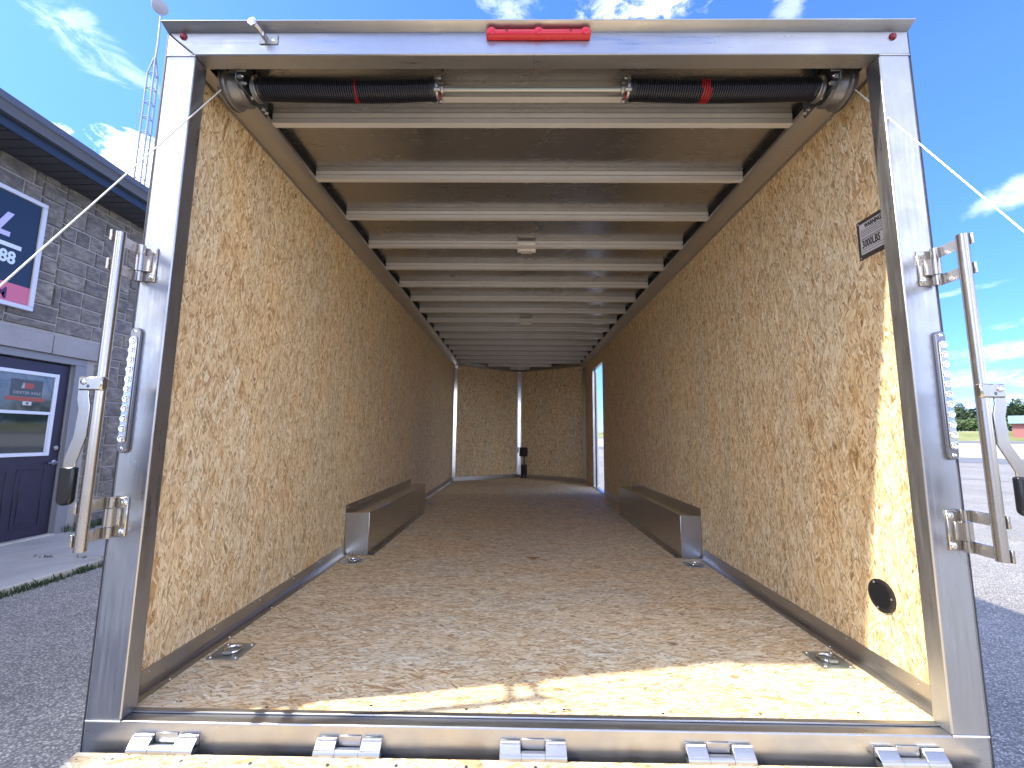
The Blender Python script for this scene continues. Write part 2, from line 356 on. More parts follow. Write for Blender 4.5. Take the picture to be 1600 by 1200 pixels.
# ------------------------------------------------------------------ mesh helpers
class MB:
    def __init__(s): s.v = []; s.f = []; s.sm = []; s.mi = []
    def add(s, vs, fs, smooth=False, mi=0):
        o = len(s.v); s.v += [tuple(x) for x in vs]; s.f += [tuple(i + o for i in f) for f in fs]
        s.sm += [smooth] * len(fs); s.mi += [mi] * len(fs)
        return s
    def box(s, x0, x1, y0, y1, z0, z1, mi=0, T=None):
        x0, x1 = sorted((x0, x1)); y0, y1 = sorted((y0, y1)); z0, z1 = sorted((z0, z1))
        vs = [(x, y, z) for z in (z0, z1) for (x, y) in ((x0, y0), (x1, y0), (x1, y1), (x0, y1))]
        if T is not None: vs = [tuple(T @ Vector(v)) for v in vs]
        return s.add(vs, [(3, 2, 1, 0), (4, 5, 6, 7), (0, 1, 5, 4), (1, 2, 6, 5), (2, 3, 7, 6), (3, 0, 4, 7)], False, mi)
    def prism(s, prof, axis, a, b, smooth=False, mi=0):
        """prof: 2D polygon (counter-clockwise) in the plane of the other two axes"""
        def P(q, t):
            if axis == 'X': return (t, q[0], q[1])
            if axis == 'Y': return (q[0], t, q[1])
            return (q[0], q[1], t)
        n = len(prof); vs = [P(q, a) for q in prof] + [P(q, b) for q in prof]
        fs = [(i, (i + 1) % n, n + (i + 1) % n, n + i) for i in range(n)]
        s.add(vs, fs, smooth, mi); o = len(s.v) - 2 * n
        s.f += [tuple(o + i for i in reversed(range(n))), tuple(o + n + i for i in range(n))]; s.sm += [False, False]; s.mi += [mi, mi]
        return s
    def tube(s, pts, r, n=10, caps=True, mi=0, rs=None):
        pts = [Vector(p) for p in pts]; rings = []; prev = None
        for i, p in enumerate(pts):
            d = (pts[min(i + 1, len(pts) - 1)] - pts[max(i - 1, 0)]).normalized()
            if prev is None:
                up = Vector((0, 0, 1)) if abs(d.z) < .9 else Vector((1, 0, 0)); a = d.cross(up).normalized()
            else: a = (prev - d * prev.dot(d)).normalized()
            prev = a; b = d.cross(a); rr = rs[i] if rs else r
            rings.append([p + (a * math.cos(2 * math.pi * k / n) + b * math.sin(2 * math.pi * k / n)) * rr for k in range(n)])
        vs = [v for g in rings for v in g]
        fs = [(i * n + k, i * n + (k + 1) % n, (i + 1) * n + (k + 1) % n, (i + 1) * n + k) for i in range(len(pts) - 1) for k in range(n)]
        s.add(vs, fs, True, mi)
        if caps:
            o = len(s.v) - len(vs)
            s.f += [tuple(o + k for k in reversed(range(n))), tuple(o + (len(pts) - 1) * n + k for k in range(n))]; s.sm += [False] * 2; s.mi += [mi] * 2
        return s
    def lathe(s, c, axis, prof, n=24, mi=0, smooth=True):
        """prof = [(offset along axis, radius)]"""
        axis = Vector(axis).normalized(); up = Vector((0, 0, 1)) if abs(axis.z) < .9 else Vector((1, 0, 0))
        a = axis.cross(up).normalized(); b = axis.cross(a); c = Vector(c); vs = []
        for (t, r) in prof:
            for k in range(n):
                an = 2 * math.pi * k / n; vs.append(c + axis * t + (a * math.cos(an) + b * math.sin(an)) * r)
        fs = [(i * n + k, i * n + (k + 1) % n, (i + 1) * n + (k + 1) % n, (i + 1) * n + k) for i in range(len(prof) - 1) for k in range(n)]
        s.add(vs, fs, smooth, mi); o = len(s.v) - len(vs); L = len(prof) - 1
        s.f += [tuple(o + k for k in reversed(range(n))), tuple(o + L * n + k for k in range(n))]; s.sm += [False] * 2; s.mi += [mi] * 2
        return s
    def build(s, name, m, parent=None, bevel=0, segs=1, loc=None, kind=None, label=None):
        me = bpy.data.meshes.new(name)
        L = Vector(loc) if loc is not None else Vector((0, 0, 0))
        me.from_pydata([tuple(Vector(v) - L) for v in s.v], [], s.f)
        me.polygons.foreach_set('use_smooth', s.sm)
        for mm in (m if isinstance(m, (list, tuple)) else [m]): me.materials.append(mm)
        me.polygons.foreach_set('material_index', s.mi)
        bm = bmesh.new(); bm.from_mesh(me); bmesh.ops.recalc_face_normals(bm, faces=bm.faces); bm.to_mesh(me); bm.free()
        me.update()
        me.set_sharp_from_angle(angle=R(38))
        o = bpy.data.objects.new(name, me); COL.objects.link(o)
        o['_w'] = tuple(L)
        if parent is not None:
            o.parent = parent; o.location = L - Vector(parent['_w'])
        else: o.location = L
        if bevel:
            b = o.modifiers.new('bevel', 'BEVEL'); b.width = bevel; b.segments = segs; b.limit_method = 'ANGLE'; b.angle_limit = R(40)
        if kind: o['kind'] = kind
        if label: o['label'] = label
        return o

def thing(name, label, cat, loc=(0, 0, 0), group=None):
    o = bpy.data.objects.new(name, None); COL.objects.link(o); o.location = loc; o['_w'] = tuple(loc)
    o.empty_display_size = .1
    o['label'] = label; o['category'] = cat
    if group: o['group'] = group
    return o
def tag(o, label, cat, group=None):
    o['label'] = label; o['category'] = cat
    if group: o['group'] = group
    return o

def text_obj(name, body, size, m, parent, origin, rot, extrude=.0008, bold=0.0, shear=0.0, align='LEFT', xs=1.0):
    cu = bpy.data.curves.new(name, 'FONT'); cu.body = body; cu.size = size; cu.extrude = extrude; cu.offset = bold; cu.shear = shear
    cu.align_x = align; cu.resolution_u = 3
    tmp = bpy.data.objects.new(name, cu); COL.objects.link(tmp)
    dg = bpy.context.evaluated_depsgraph_get(); me = bpy.data.meshes.new_from_object(tmp.evaluated_get(dg))
    bpy.data.objects.remove(tmp)
    me.materials.clear(); me.materials.append(m)
    T = Matrix.Translation(Vector(origin) - (Vector(parent['_w']) if parent else Vector())) @ rot.to_4x4() @ Matrix.Diagonal((xs, 1, 1, 1))
    me.transform(T)
    o = bpy.data.objects.new(name, me); COL.objects.link(o); o['_w'] = tuple(parent['_w']) if parent else (0, 0, 0)
    if parent: o.parent = parent
    return o
ROT_PX = Matrix(((0, 0, 1), (1, 0, 0), (0, 1, 0)))     # text facing +x
ROT_MX = Matrix(((0, 0, -1), (-1, 0, 0), (0, 1, 0)))   # text facing -x

# ================================================================== SETTING
GZ = -0.47
g = MB(); g.add([(-2500, -2500, GZ), (2500, -2500, GZ), (2500, 2500, GZ), (-2500, 2500, GZ)], [(0, 1, 2, 3)])
o = g.build('ground', M_ASPH, kind='structure')
# far ground to the right: road, gravel verge and rising field, laid across direction dv
dv = Vector((.757, .653, 0)); pv = Vector((-dv.y, dv.x, 0))
def band(name, m, rows, half=700):
    b = MB(); vs = []
    for (s_, z) in rows:
        for k in (-half, -120, -30, 30, 120, half): vs.append(dv * s_ + pv * k + Vector((0, 0, z)))
    fs = [(i * 6 + k, i * 6 + k + 1, (i + 1) * 6 + k + 1, (i + 1) * 6 + k) for i in range(len(rows) - 1) for k in range(5)]
    return b.add(vs, fs).build(name, m, kind='structure')
band('road', M_ROAD, [(36, GZ + .012), (47, GZ + .012)])
band('gravel_verge', M_GRAV, [(47.0, GZ + .016), (60, GZ + .1), (89, .45)])
band('far_road', M_ROAD, [(89.0, .46), (92, .78)])
band('grass_field', M_FIELD, [(92, .80), (93, .95), (101, 2.35), (160, 2.6), (1500, 4)])
band('grass_backdrop', M_FIELD, [(1490, 3.9), (2400, 6)], 2300)
band('lot_joint', M_ROAD, [(20.2, GZ + .006), (20.32, GZ + .006)], 45)

# concrete sidewalk against the building
for i, (a, b_) in enumerate(((-6.5, -3.2), (-3.19, .1), (.11, 3.02), (3.03, 6.4), (6.41, 9.6))):
    w = MB().box(-5.69, -4.14, a, b_, -.60, -.41).build('sidewalk', M_CONC, bevel=.012, segs=2, kind='structure')

# ================================================================== BUILDING
XB = -5.70
bld = thing('stone_building', 'grey split stone building with dark eaves on the left', 'building', (XB, 3.5, -.41))
# mortar bed walls (door opening left free)
DY0, DY1, DZ1 = 3.02, 3.95, 1.665
FY0, FY1, FZ1 = 2.90, 4.09, 1.745
LZ0, LZ1 = 1.765, 2.0
m = MB()
m.box(XB - .25, XB, -4, FY0, -.5, LZ0).box(XB - .25, XB, FY1, 12, -.5, LZ0).box(XB - .25, XB, -4, 12, LZ0, 3.9)
m.box(XB - .40, XB - .26, -4, 12, -.5, 3.9)
m.build('wall', M_MORT, bld)
def stone_mesh(b, y0, y1, z0, z1, lo=Vector((0, 0, 0))):
    gp = .0065; ins = .009; d = random.uniform(.010, .024)
    y0 += gp; y1 -= gp; z0 += gp; z1 -= gp; ym, zm = (y0 + y1) / 2, (z0 + z1) / 2
    outer = [(y0, z0), (ym, z0), (y1, z0), (y1, zm), (y1, z1), (ym, z1), (y0, z1), (y0, zm)]
    vs = [(XB - .002, y + random.uniform(-.003, .003), z + random.uniform(-.003, .003)) for (y, z) in outer]
    for (y, z) in outer:
        sy = ins * (1 if y < ym else -1 if y > ym else 0); sz = ins * (1 if z < zm else -1 if z > zm else 0)
        vs.append((XB + d + random.uniform(-.004, .004), y + sy, z + sz))
    q = [(ym + (y1 - ym) * a, zm + (z1 - zm) * c) for (a, c) in ((-.4, -.3), (.4, -.35), (.35, .4), (-.45, .3))]
    vs += [(XB + d + random.uniform(.0, .012), y, z) for (y, z) in q]
    fs = [(i, (i + 1) % 8, 8 + (i + 1) % 8, 8 + i) for i in range(8)]
    fs += [(8, 9, 17, 16), (9, 10, 17), (10, 11, 17), (11, 18, 17), (11, 12, 18), (12, 13, 18), (13, 19, 18), (13, 14, 19), (14, 15, 19), (15, 16, 19), (15, 8, 16), (16, 17, 18, 19)]
    b.add(vs, fs)
rnd = random.Random(11)
CW, CH = .088, .098
ny = int(16 / CW); nz_ = int(4.32 / CH); occ = set(); rest = MB()
def blocked(i, j):
    y0, z0 = -4 + i * CW, -.42 + j * CH; y1, z1 = y0 + CW, z0 + CH
    if y1 > FY0 - .01 and y0 < FY1 + .01 and z0 < LZ0: return True
    if z1 > LZ0 + .01 and z0 < LZ1 - .02 and y0 < 4.33: return True
    return False
nst = 0
for j in range(nz_):
    for i in range(ny):
        if (i, j) in occ or blocked(i, j): continue
        h = rnd.choice((1, 2, 2, 2, 3)); w = rnd.choice((2, 3, 4, 4, 5, 6)) if h < 3 else rnd.choice((3, 4))
        while h > 1 and (j + h > nz_ or (i, j + h - 1) in occ or blocked(i, j + h - 1)): h -= 1
        k = 0
        while k < w and i + k < ny and all((i + k, j + q) not in occ and not blocked(i + k, j + q) for q in range(h)): k += 1
        w = max(1, k)
        for a in range(w):
            for c in range(h): occ.add((i + a, j + c))
        y0, z0 = -4 + i * CW, -.42 + j * CH; y1, z1 = y0 + w * CW, z0 + h * CH
        if z1 <= -.40: continue
        near = y1 > 2.45 and y0 < 5.3 and not (y1 < FY0 and z1 < 1.7)
        if near and nst < 298:
            b = MB(); stone_mesh(b, y0, y1, z0, z1); b.build('stone', M_STONE, bld, loc=(XB, (y0 + y1) / 2, (z0 + z1) / 2)); nst += 1
        else: stone_mesh(rest, y0, y1, z0, z1)
rest.build('stonework', M_STONE, bld, kind='stuff')
print('stones', nst)
# lintel course, smooth cast stone blocks
for (a, b_) in ((-4, 1.4), (1.408, 2.45), (2.458, 3.615), (3.623, 4.318)):
    MB().box(XB - .05, XB + .055, a, b_, LZ0, LZ1 - .01).build('lintel_block', M_LINT, bld, bevel=.006)
# soffit panels, fascia, gutter, roof
XE = -5.20
restp = MB(); yy = -4.0
while yy < 12:
    b = restp if (yy < 1.9 or yy > 5.4) else MB()
    b.box(XB - .02, XE - .012, yy + .006, yy + .126, 3.868, 3.88); b.box(XB - .02, XE - .012, yy + .128, yy + .134, 3.872, 3.882)
    if b is not restp: b.build('soffit_panel', M_SOFF, bld)
    yy += .134
restp.build('soffit_run', M_SOFF, bld, kind='stuff')
MB().box(XB - .01, XE, -4, 12, 3.885, 3.90).build('soffit_backing', M_DARK, bld)
MB().box(XE - .01, XE + .012, -4.1, 12.1, 3.858, 4.06).build('fascia', M_FASC, bld)
gp_ = [(XE + .014, 3.965), (XE + .075, 3.965), (XE + .082, 3.99), (XE + .105, 4.045), (XE + .125, 4.06), (XE + .125, 4.115), (XE + .132, 4.13), (XE + .118, 4.13), (XE + .014, 4.13)]
MB().prism([(x, z) for x, z in gp_], 'Y', -4.12, 12.12).build('gutter', M_GUT, bld, bevel=.003)
m = MB(); m.prism([(XE - .02, 4.08), (XE + .10, 4.14), (XE - 5.2, 5.9), (XE - 5.2, 5.78)], 'Y', -4.15, 12.15); m.prism([(XE - 5.2, 5.78), (XE - 5.2, 5.9), (XE - 10.4, 4.14), (XE - 10.2, 4.04)], 'Y', -4.15, 12.15)
m.build('roof', M_SHNG, bld)
m = MB(); m.box(XB - 9.6, XB - 9.35, -4, 12, -.5, 3.9).box(XB - 9.6, XB - .4, -4, -3.75, -.5, 3.9).box(XB - 9.6, XB - .4, 11.75, 12, -.5, 3.9)
m.prism([(XB - 9.6, 3.9), (XE - .3, 3.9), (XE - 5.2, 5.75)], 'Y', -3.98, -3.8); m.prism([(XB - 9.6, 3.9), (XE - .3, 3.9), (XE - 5.2, 5.75)], 'Y', 11.8, 11.98)
m.build('side_wall', M_MORT, bld)
# door frame
m = MB()
m.box(XB - .12, XB + .012, FY0, DY0 - .004, -.42, FZ1 - .07).box(XB - .12, XB + .012, DY1 + .004, FY1, -.42, FZ1 - .07).box(XB - .12, XB + .012, FY0, FY1, FZ1 - .069, LZ0 - .002)
m.box(XB - .06, XB - .03, DY1 - .008, DY1 + .006, -.42, FZ1 - .07)
m.build('door_frame', M_JAMB, bld, bevel=.004)
MB().box(XB - .13, XB + .03, DY0 - .003, DY1 + .003, -.42, -.395).build('door_sill', M_CONC, bld)
xd = XB - .05
d = MB().box(xd - .045, xd, DY0, DY1, -.39, DZ1 - .005).build('door', M_DOOR, bld, bevel=.003)
# embossed lower panels
for (a, b_, z0, z1) in ((DY0 + .12, DY0 + .42, -.28, .40), (DY0 + .50, DY1 - .13, -.28, .40)):
    m = MB()
    m.box(xd, xd + .007, a, b_, z1 - .018, z1).box(xd, xd + .007, a, b_, z0, z0 + .018).box(xd, xd + .007, a, a + .018, z0 + .018, z1 - .018).box(xd, xd + .007, b_ - .018, b_, z0 + .018, z1 - .018)
    m.box(xd, xd + .006, a + .05, b_ - .05, z0 + .05, z1 - .05)
    m.build('door_panel', M_DOOR, d, bevel=.003)
WY0, WY1, WZ0, WZ1, WZM = 3.165, 3.815, .545, 1.535, 1.052
m = MB(); fw = .042
m.box(xd, xd + .022, WY0, WY0 + fw, WZ0, WZ1).box(xd, xd + .022, WY1 - fw, WY1, WZ0, WZ1).box(xd, xd + .022, WY0 + fw, WY1 - fw, WZ1 - fw, WZ1).box(xd, xd + .022, WY0 + fw, WY1 - fw, WZ0, WZ0 + fw)
m.box(xd, xd + .019, WY0 + fw, WY1 - fw, WZM - .018, WZM + .018)
m.box(xd, xd + .012, WY0 + fw, WY0 + fw + .012, WZ0 + fw, WZM - .018).box(xd, xd + .012, WY1 - fw - .012, WY1 - fw, WZ0 + fw, WZM - .018)
m.build('window_frame', M_WFR, d, bevel=.003)
MB().box(xd, xd + .006, WY0 + fw + .001, WY1 - fw - .001, WZM + .019, WZ1 - fw - .001).build('pane', M_BLIND, d)
MB().box(xd, xd + .006, WY0 + fw + .013, WY1 - fw - .013, WZ0 + fw + .001, WZM - .019).build('pane', M_GLASS, d)
m = MB(); m.lathe((xd, 3.892, .46), (1, 0, 0), [(0, .03), (.012, .03), (.014, .012), (.045, .012)], 14)
m.tube([(xd + .045, 3.892, .46), (xd + .052, 3.85, .462), (xd + .050, 3.79, .456)], .009, 8)
m.build('handle', M_SS, d)
MB().lathe((xd, 3.892, .635), (1, 0, 0), [(0, .028), (.016, .026), (.018, .012), (.026, .012)], 14).build('deadbolt', M_ZN, d)
MB().box(xd, xd + .01, 3.885, 3.945, .60, .67).build('latch_guard', M_DOOR, d)

# poster and notice in the door window
ps = thing('door_poster', 'grey and red poster showing in the upper pane of the navy door', 'poster', (xd + .007, 3.48, 1.08))
xp = xd + .0072
m = MB()
m.box(xp, xp + .0006, 3.335, 3.655, 1.235, 1.43); m.build('poster_sheet', M_PGRY, ps)
m = MB(); m.box(xp, xp + .0006, 3.30, 3.69, 1.185, 1.228); m.build('red_band', M_PRED, ps)
m = MB(); pr = []
for k in range(14): a = -math.pi / 2 + math.pi * k / 13; pr.append((3.535 + .03 * math.cos(a), 1.358 + .032 * math.sin(a)))
pr += [(3.47, 1.39), (3.47, 1.326)]
m.prism(pr, 'X', xp + .0008, xp + .0014); m.build('red_emblem', M_PRED, ps)
MB().prism([(3.435, 1.328), (3.468, 1.328), (3.468, 1.39), (3.45, 1.39)], 'X', xp + .0008, xp + .0014).build('white_emblem', M_PLGT, ps)
text_obj('lettering', 'DEXTER AXLE', .044, M_PLGT, ps, (xp + .001, 3.365, 1.262), ROT_PX, .0004, .0006)
nt = thing('door_notice', 'small white notice card stuck below the poster in the door window', 'notice', (xp, 3.515, 1.12))
MB().box(xp + .0018, xp + .0026, 3.47, 3.56, 1.135, 1.178).build('card', M_STK, nt)
MB().box(xp + .0027, xp + .0031, 3.502, 3.53, 1.145, 1.168).build('print', M_PGRY, nt)

# light-box sign
sg = thing('wall_sign', 'navy and pink light-box sign in white frame on the stone wall', 'sign', (XB + .04, 2.5, 2.2))
XS = -5.605; SY0, SY1, SZ0, SZ1 = 1.35, 3.325, 2.195, 3.485
for (a, b_, c, e) in ((SY0, SY1, SZ0, SZ0 + .05), (SY0, SY1, SZ1 - .05, SZ1), (SY0, SY0 + .05, SZ0 + .051, SZ1 - .051), (SY1 - .05, SY1, SZ0 + .051, SZ1 - .051)):
    MB().box(XB + .045, XS, a, b_, c, e).build('frame_bar', M_SWHT, sg, bevel=.005)
MB().box(XB + .05, XS - .02, SY0 + .051, SY1 - .051, 2.452, SZ1 - .051).build('face', M_NAVY, sg)
MB().box(XB + .05, XS - .02, SY0 + .051, SY1 - .051, SZ0 + .051, 2.451).build('pink_band', M_PINK, sg)
xl = XS - .019
m = MB(); m.prism([(2.842, 2.945), (3.012, 2.945), (3.016, 3.0), (2.925, 3.0), (3.028, 3.215), (2.965, 3.215), (2.842, 2.96)], 'X', xl, xl + .003); m.build('letter', M_LAV, sg, bevel=.006)
MB().box(xl, xl + .003, 2.2, 3.135, 2.835, 2.882).build('underline', M_PALE, sg)
text_obj('digits', '88', .19, M_PALE, sg, (xl + .001, 2.945, 2.664), ROT_PX, .001, .006, xs=.80)
text_obj('letter', 'M', .17, M_PLUM, sg, (xl + .001, 2.965, 2.272), ROT_PX, .001, .004, xs=.80)

# antenna tower standing on the roof behind the eave
tw = thing('antenna_tower', 'slim lattice antenna tower with a round disc on its pole', 'antenna tower', (-8.0, 6.87, 5.0))
tx, ty = -8.0, 6.87; rad = .10
leg = [(tx + rad * math.cos(R(a)), ty + rad * math.sin(R(a))) for a in (80, 200, 320)]
for (x, y) in leg: MB().tube([(x, y, 4.9), (x, y, 8.55), (tx + (x - tx) * .15, ty + (y - ty) * .15, 8.95)], .017, 6).build('leg', M_GALV, tw)
z = 5.1; k = 0
while z < 8.6:
    m = MB()
    for i in range(3):
        a, b_ = leg[i], leg[(i + 1) % 3]; m.tube([(a[0], a[1], z), (b_[0], b_[1], z)], .009, 5)
    m.build('rung', M_GALV, tw); z += .345
MB().tube([(tx, ty, 8.7), (tx + .02, ty, 9.3), (tx, ty, 10.25)], .02, 7).build('pole', M_GALV, tw)
MB().lathe((tx + .01, ty - .05, 10.15), (.55, -.62, -.35), [(0, .15), (.02, .145), (.04, .08), (.05, .02)], 20).build('dish', M_DISH, tw)
MB().tube([(leg[1][0] - .02, leg[1][1], 8.0), (leg[1][0] - .10, leg[1][1], 7.3), (leg[1][0] - .09, leg[1][1], 6.6), (leg[1][0], leg[1][1], 6.1)], .006, 5).build('feed_cable', M_GALV, tw)

# grass at sidewalk edge and by the wall
m = MB()
def tuft(x, y, z, n, h, sp):
    for _ in range(n):
        a = random.uniform(0, 6.28); px, py = x + random.gauss(0, sp), y + random.gauss(0, sp); hh = h * random.uniform(.4, 1.1)
        lx, ly = math.cos(a) * hh * random.uniform(.2, .8), math.sin(a) * hh * random.uniform(.2, .8); w = .004
        c, s_ = math.cos(a + 1.57) * w, math.sin(a + 1.57) * w
        m.add([(px - c, py - s_, z), (px + c, py + s_, z), (px + lx * .5 + c * .7, py + ly * .5 + s_ * .7, z + hh * .7), (px + lx, py + ly, z + hh)], [(0, 1, 2), (0, 2, 3)])
y = 1.2
while y < 7:
    tuft(-4.10, y, GZ, int(random.uniform(6, 26)), random.uniform(.03, .07), .022); y += .035
for _ in range(18): tuft(-5.62, random.uniform(4.1, 5.2), -.41, 24, .11, .04)
for _ in range(9): tuft(-5.0 + random.random() * .9, 3.02 + random.uniform(-.01, .01), -.41, 5, .03, .012)
m.build('grass', M_TURF, kind='stuff')

# ================================================================== FAR TREES, HEDGE, BARN
def crown_mesh(rx, ry, rz, zc, n, leaf, seed, blobs=9):
    rr = random.Random(seed); b = MB(); cs = []
    for _ in range(blobs):
        a = rr.uniform(0, 6.28); q = rr.uniform(.15, .7); cs.append((rx * q * math.cos(a), ry * q * math.sin(a), zc + rz * rr.uniform(-.6, .65), rr.uniform(.35, .55)))
    for _ in range(n):
        c = rr.choice(cs); d = Vector((rr.gauss(0, 1), rr.gauss(0, 1), rr.gauss(0, 1))).normalized() * (rr.random() ** .4)
        p = Vector((c[0] + d.x * rx * c[3], c[1] + d.y * ry * c[3], c[2] + d.z * rz * c[3]))
        u = Vector((rr.gauss(0, 1), rr.gauss(0, 1), rr.gauss(0, .6))).normalized(); w = u.orthogonal().normalized(); s_ = leaf * rr.uniform(.6, 1.3)
        b.add([p - u * s_, p - w * s_ * .6, p + u * s_, p + w * s_ * .6], [(0, 1, 2, 3)])
    return b
protos = []
for k, (rx, rz, zc) in enumerate(((2.2, 2.0, 2.6), (2.8, 1.7, 2.3), (1.9, 2.4, 2.9))):
    crown = crown_mesh(rx, rx, rz, zc, 1500, .28, 30 + k)
    trunk = MB().tube([(0, 0, -.3), (.05, 0, 1.2), (0, .05, 2.6)], .2, 7, rs=[.24, .18, .1])
    for a in (0, 2.1, 4.2): trunk.tube([(.02, 0, 1.4), (math.cos(a) * .9, math.sin(a) * .9, 2.8)], .08, 5)
    protos.append((crown, trunk))
rr = random.Random(5); spots = []
for s_ in (112, 121, 131):
    q = -30
    while q < 78: spots.append((s_ + rr.uniform(-3, 3), q + rr.uniform(-1, 1), rr.uniform(.85, 1.05) * (.92 + (s_ - 112) * .02))); q += rr.uniform(3.4, 5)
meshcache = {}
for i, (s_, q, sc) in enumerate(spots):
    P = dv * s_ + pv * q; k = rr.randrange(3)
    t_ = thing('tree', 'dark green tree in the far treeline beyond the hedge', 'tree', (P.x, P.y, 2.35), 'trees of the far treeline')
    t_.scale = (sc, sc, sc * rr.uniform(.85, 1.15)); t_.rotation_euler.z = rr.uniform(0, 6.28)
    for nm, mm in (('crown', M_LEAF), ('trunk', M_BARK)):
        key = (k, nm)
        if key not in meshcache:
            o = protos[k][0 if nm == 'crown' else 1].build(nm, mm); meshcache[key] = o.data; o.parent = t_
        else:
            o = bpy.data.objects.new(nm, meshcache[key]); COL.objects.link(o); o.parent = t_
hd = thing('hedge', 'long clipped green hedge at the top of the grass field', 'hedge', tuple(dv * 104 + Vector((0, 0, 2.35))))
b = MB(); rr = random.Random(3)
for _ in range(16000):
    q = rr.uniform(-28, 60); s_ = 104 + rr.uniform(-1.0, 1.0); zz = 2.3 + (rr.random() ** .7) * (2.2 + .35 * noise.noise(Vector((q * .3, 0, 0))))
    p = dv * s_ + pv * q + Vector((0, 0, zz)); u = Vector((rr.gauss(0, 1), rr.gauss(0, 1), rr.gauss(0, .8))).normalized(); w = u.orthogonal().normalized(); e = rr.uniform(.14, .28)
    b.add([p - u * e, p - w * e * .6, p + u * e, p + w * e * .6], [(0, 1, 2, 3)])
b.build('foliage', M_HEDGE, hd)
bn = thing('barn', 'low red building with a pale teal roof beyond the field', 'building', (71.5, 60.0, 1.9))
def rbox(b, s0, s1, q0, q1, z0, z1):
    vs = [tuple(dv * s_ + pv * q + Vector((0, 0, z))) for z in (z0, z1) for (s_, q) in ((s0, q0), (s1, q0), (s1, q1), (s0, q1))]
    b.add(vs, [(3, 2, 1, 0), (4, 5, 6, 7), (0, 1, 5, 4), (1, 2, 6, 5), (2, 3, 7, 6), (3, 0, 4, 7)])
b = MB(); rbox(b, 95, 100, -16, -.6, 1.2, 3.45); b.build('wall', M_BARN, bn)
b = MB(); vs = [tuple(dv * s_ + pv * q + Vector((0, 0, z))) for q in (-16.4, -.3) for (s_, z) in ((94.4, 3.35), (97.5, 4.6), (100.6, 3.35))]
b.add(vs, [(0, 1, 4, 3), (1, 2, 5, 4), (0, 3, 5, 2), (0, 2, 1), (3, 4, 5)]); b.build('roof', M_TEAL, bn)
for q in (-3.0, -6.0, -9.0):
    b = MB(); rbox(b, 94.93, 95.0, q - .5, q + .5, 2.2, 3.0); b.build('window', M_GLASS, bn)

# ================================================================== TRAILER
WI, WO, RET, ZT = 1.192, 1.295, .057, 2.1507
WX = 1.2464; LC, YN = 6.57, 7.45; ZB = 2.187; ZS = 2.237; ZR = 2.262
tr = thing('enclosed_trailer', 'open enclosed cargo trailer lined with strand board, seen from its rear doorway', 'trailer', (0, 0, GZ))
# --- rear frame
for s in (-1, 1):
    p = MB().box(s * WI, s * WO, 0, RET, .0005, ZT - .0005).build('rear_post', M_ALZ, tr, bevel=.004, segs=2, loc=(s * (WI + WO) / 2, 0, 1))
    # weld beads at head and foot
    for z in (.0, ZT):
        w = MB()
        for k in range(22):
            x = s * (WI + .002 + (WO - WI - .004) * k / 21); w.lathe((x, -.0012, z), (0, 0, 1), [(-.003, .0012), (0, .0026), (.003, .0012)], 6)
        w.build('weld', M_WELD, p)
# sill
MB().box(-WO, WO, 0, RET - .002, -.13, 0).build('rear_sill', M_ALX, tr, bevel=.004, segs=2)
MB().box(-WI, WI, RET - .020, RET - .001, .0005, .006).build('sill_lip', M_ALX, tr, bevel=.002)
# header: boxed tube with a mitred left end, corner plates and drip flange
m = MB(); m.prism([(-WI - .001, ZT), (WO, ZT), (WO, 2.238), (-WO - .001 + .002, 2.238)], 'Y', -.004, RET); m.build('header', M_ALX, tr, bevel=.003)
MB().prism([(-WO, ZT + .001), (-WI - .004, ZT + .001), (-WO, 2.234)], 'Y', -.001, .05).build('corner_gusset', M_ALZ, tr, bevel=.0015)
m = MB(); m.prism([(-.034, 2.253), (-.034, 2.257), (RET, 2.245), (RET, 2.2385), (-.002, 2.2385)], 'X', -WO - .004, WO + .004); m.build('drip_flange', M_ALX, tr, bevel=.001)
m = MB(); m.box(.0, .0012, -.0052, RET - .002, ZT - .0008, ZT + .0002); m.build('header_seam', M_DARK, tr)
# sill hinges of the ramp
for cx in (-1.05, -.52, .004, .529, 1.06):
    h = MB(); hw = .094
    h.tube([(cx - hw, -.017, -.062), (cx - hw * .36, -.017, -.062)], .0135, 14).tube([(cx - hw * .35, -.017, -.062), (cx + hw * .35, -.017, -.062)], .013, 14).tube([(cx + hw * .36, -.017, -.062), (cx + hw, -.017, -.062)], .0135, 14)
    hg = h.build('ramp_hinge', M_ALX, tr, loc=(cx, -.017, -.062))
    for s in (-1, 1):
        l = MB(); a, b_ = sorted((cx + s * hw * .38, cx + s * hw)); l.prism([(-.001, -.030), (-.010, -.034), (-.026, -.050), (-.026, -.058), (-.001, -.058)], 'X', a, b_); l.build('hinge_leaf', M_ALX, hg, bevel=.001)
        w = MB()
        for k in range(11):
            x = a + .004 + (b_ - a - .008) * k / 10; w.lathe((x, -.009, -.031), (1, .2, 0), [(-.003, .001), (0, .0042), (.003, .001)], 7)
        w.build('weld', M_WELD, hg)
    MB().box(cx - hw * .34, cx + hw * .34, -.004, -.0005, -.052, -.026).build('hinge_leaf', M_ALX, hg, bevel=.001)

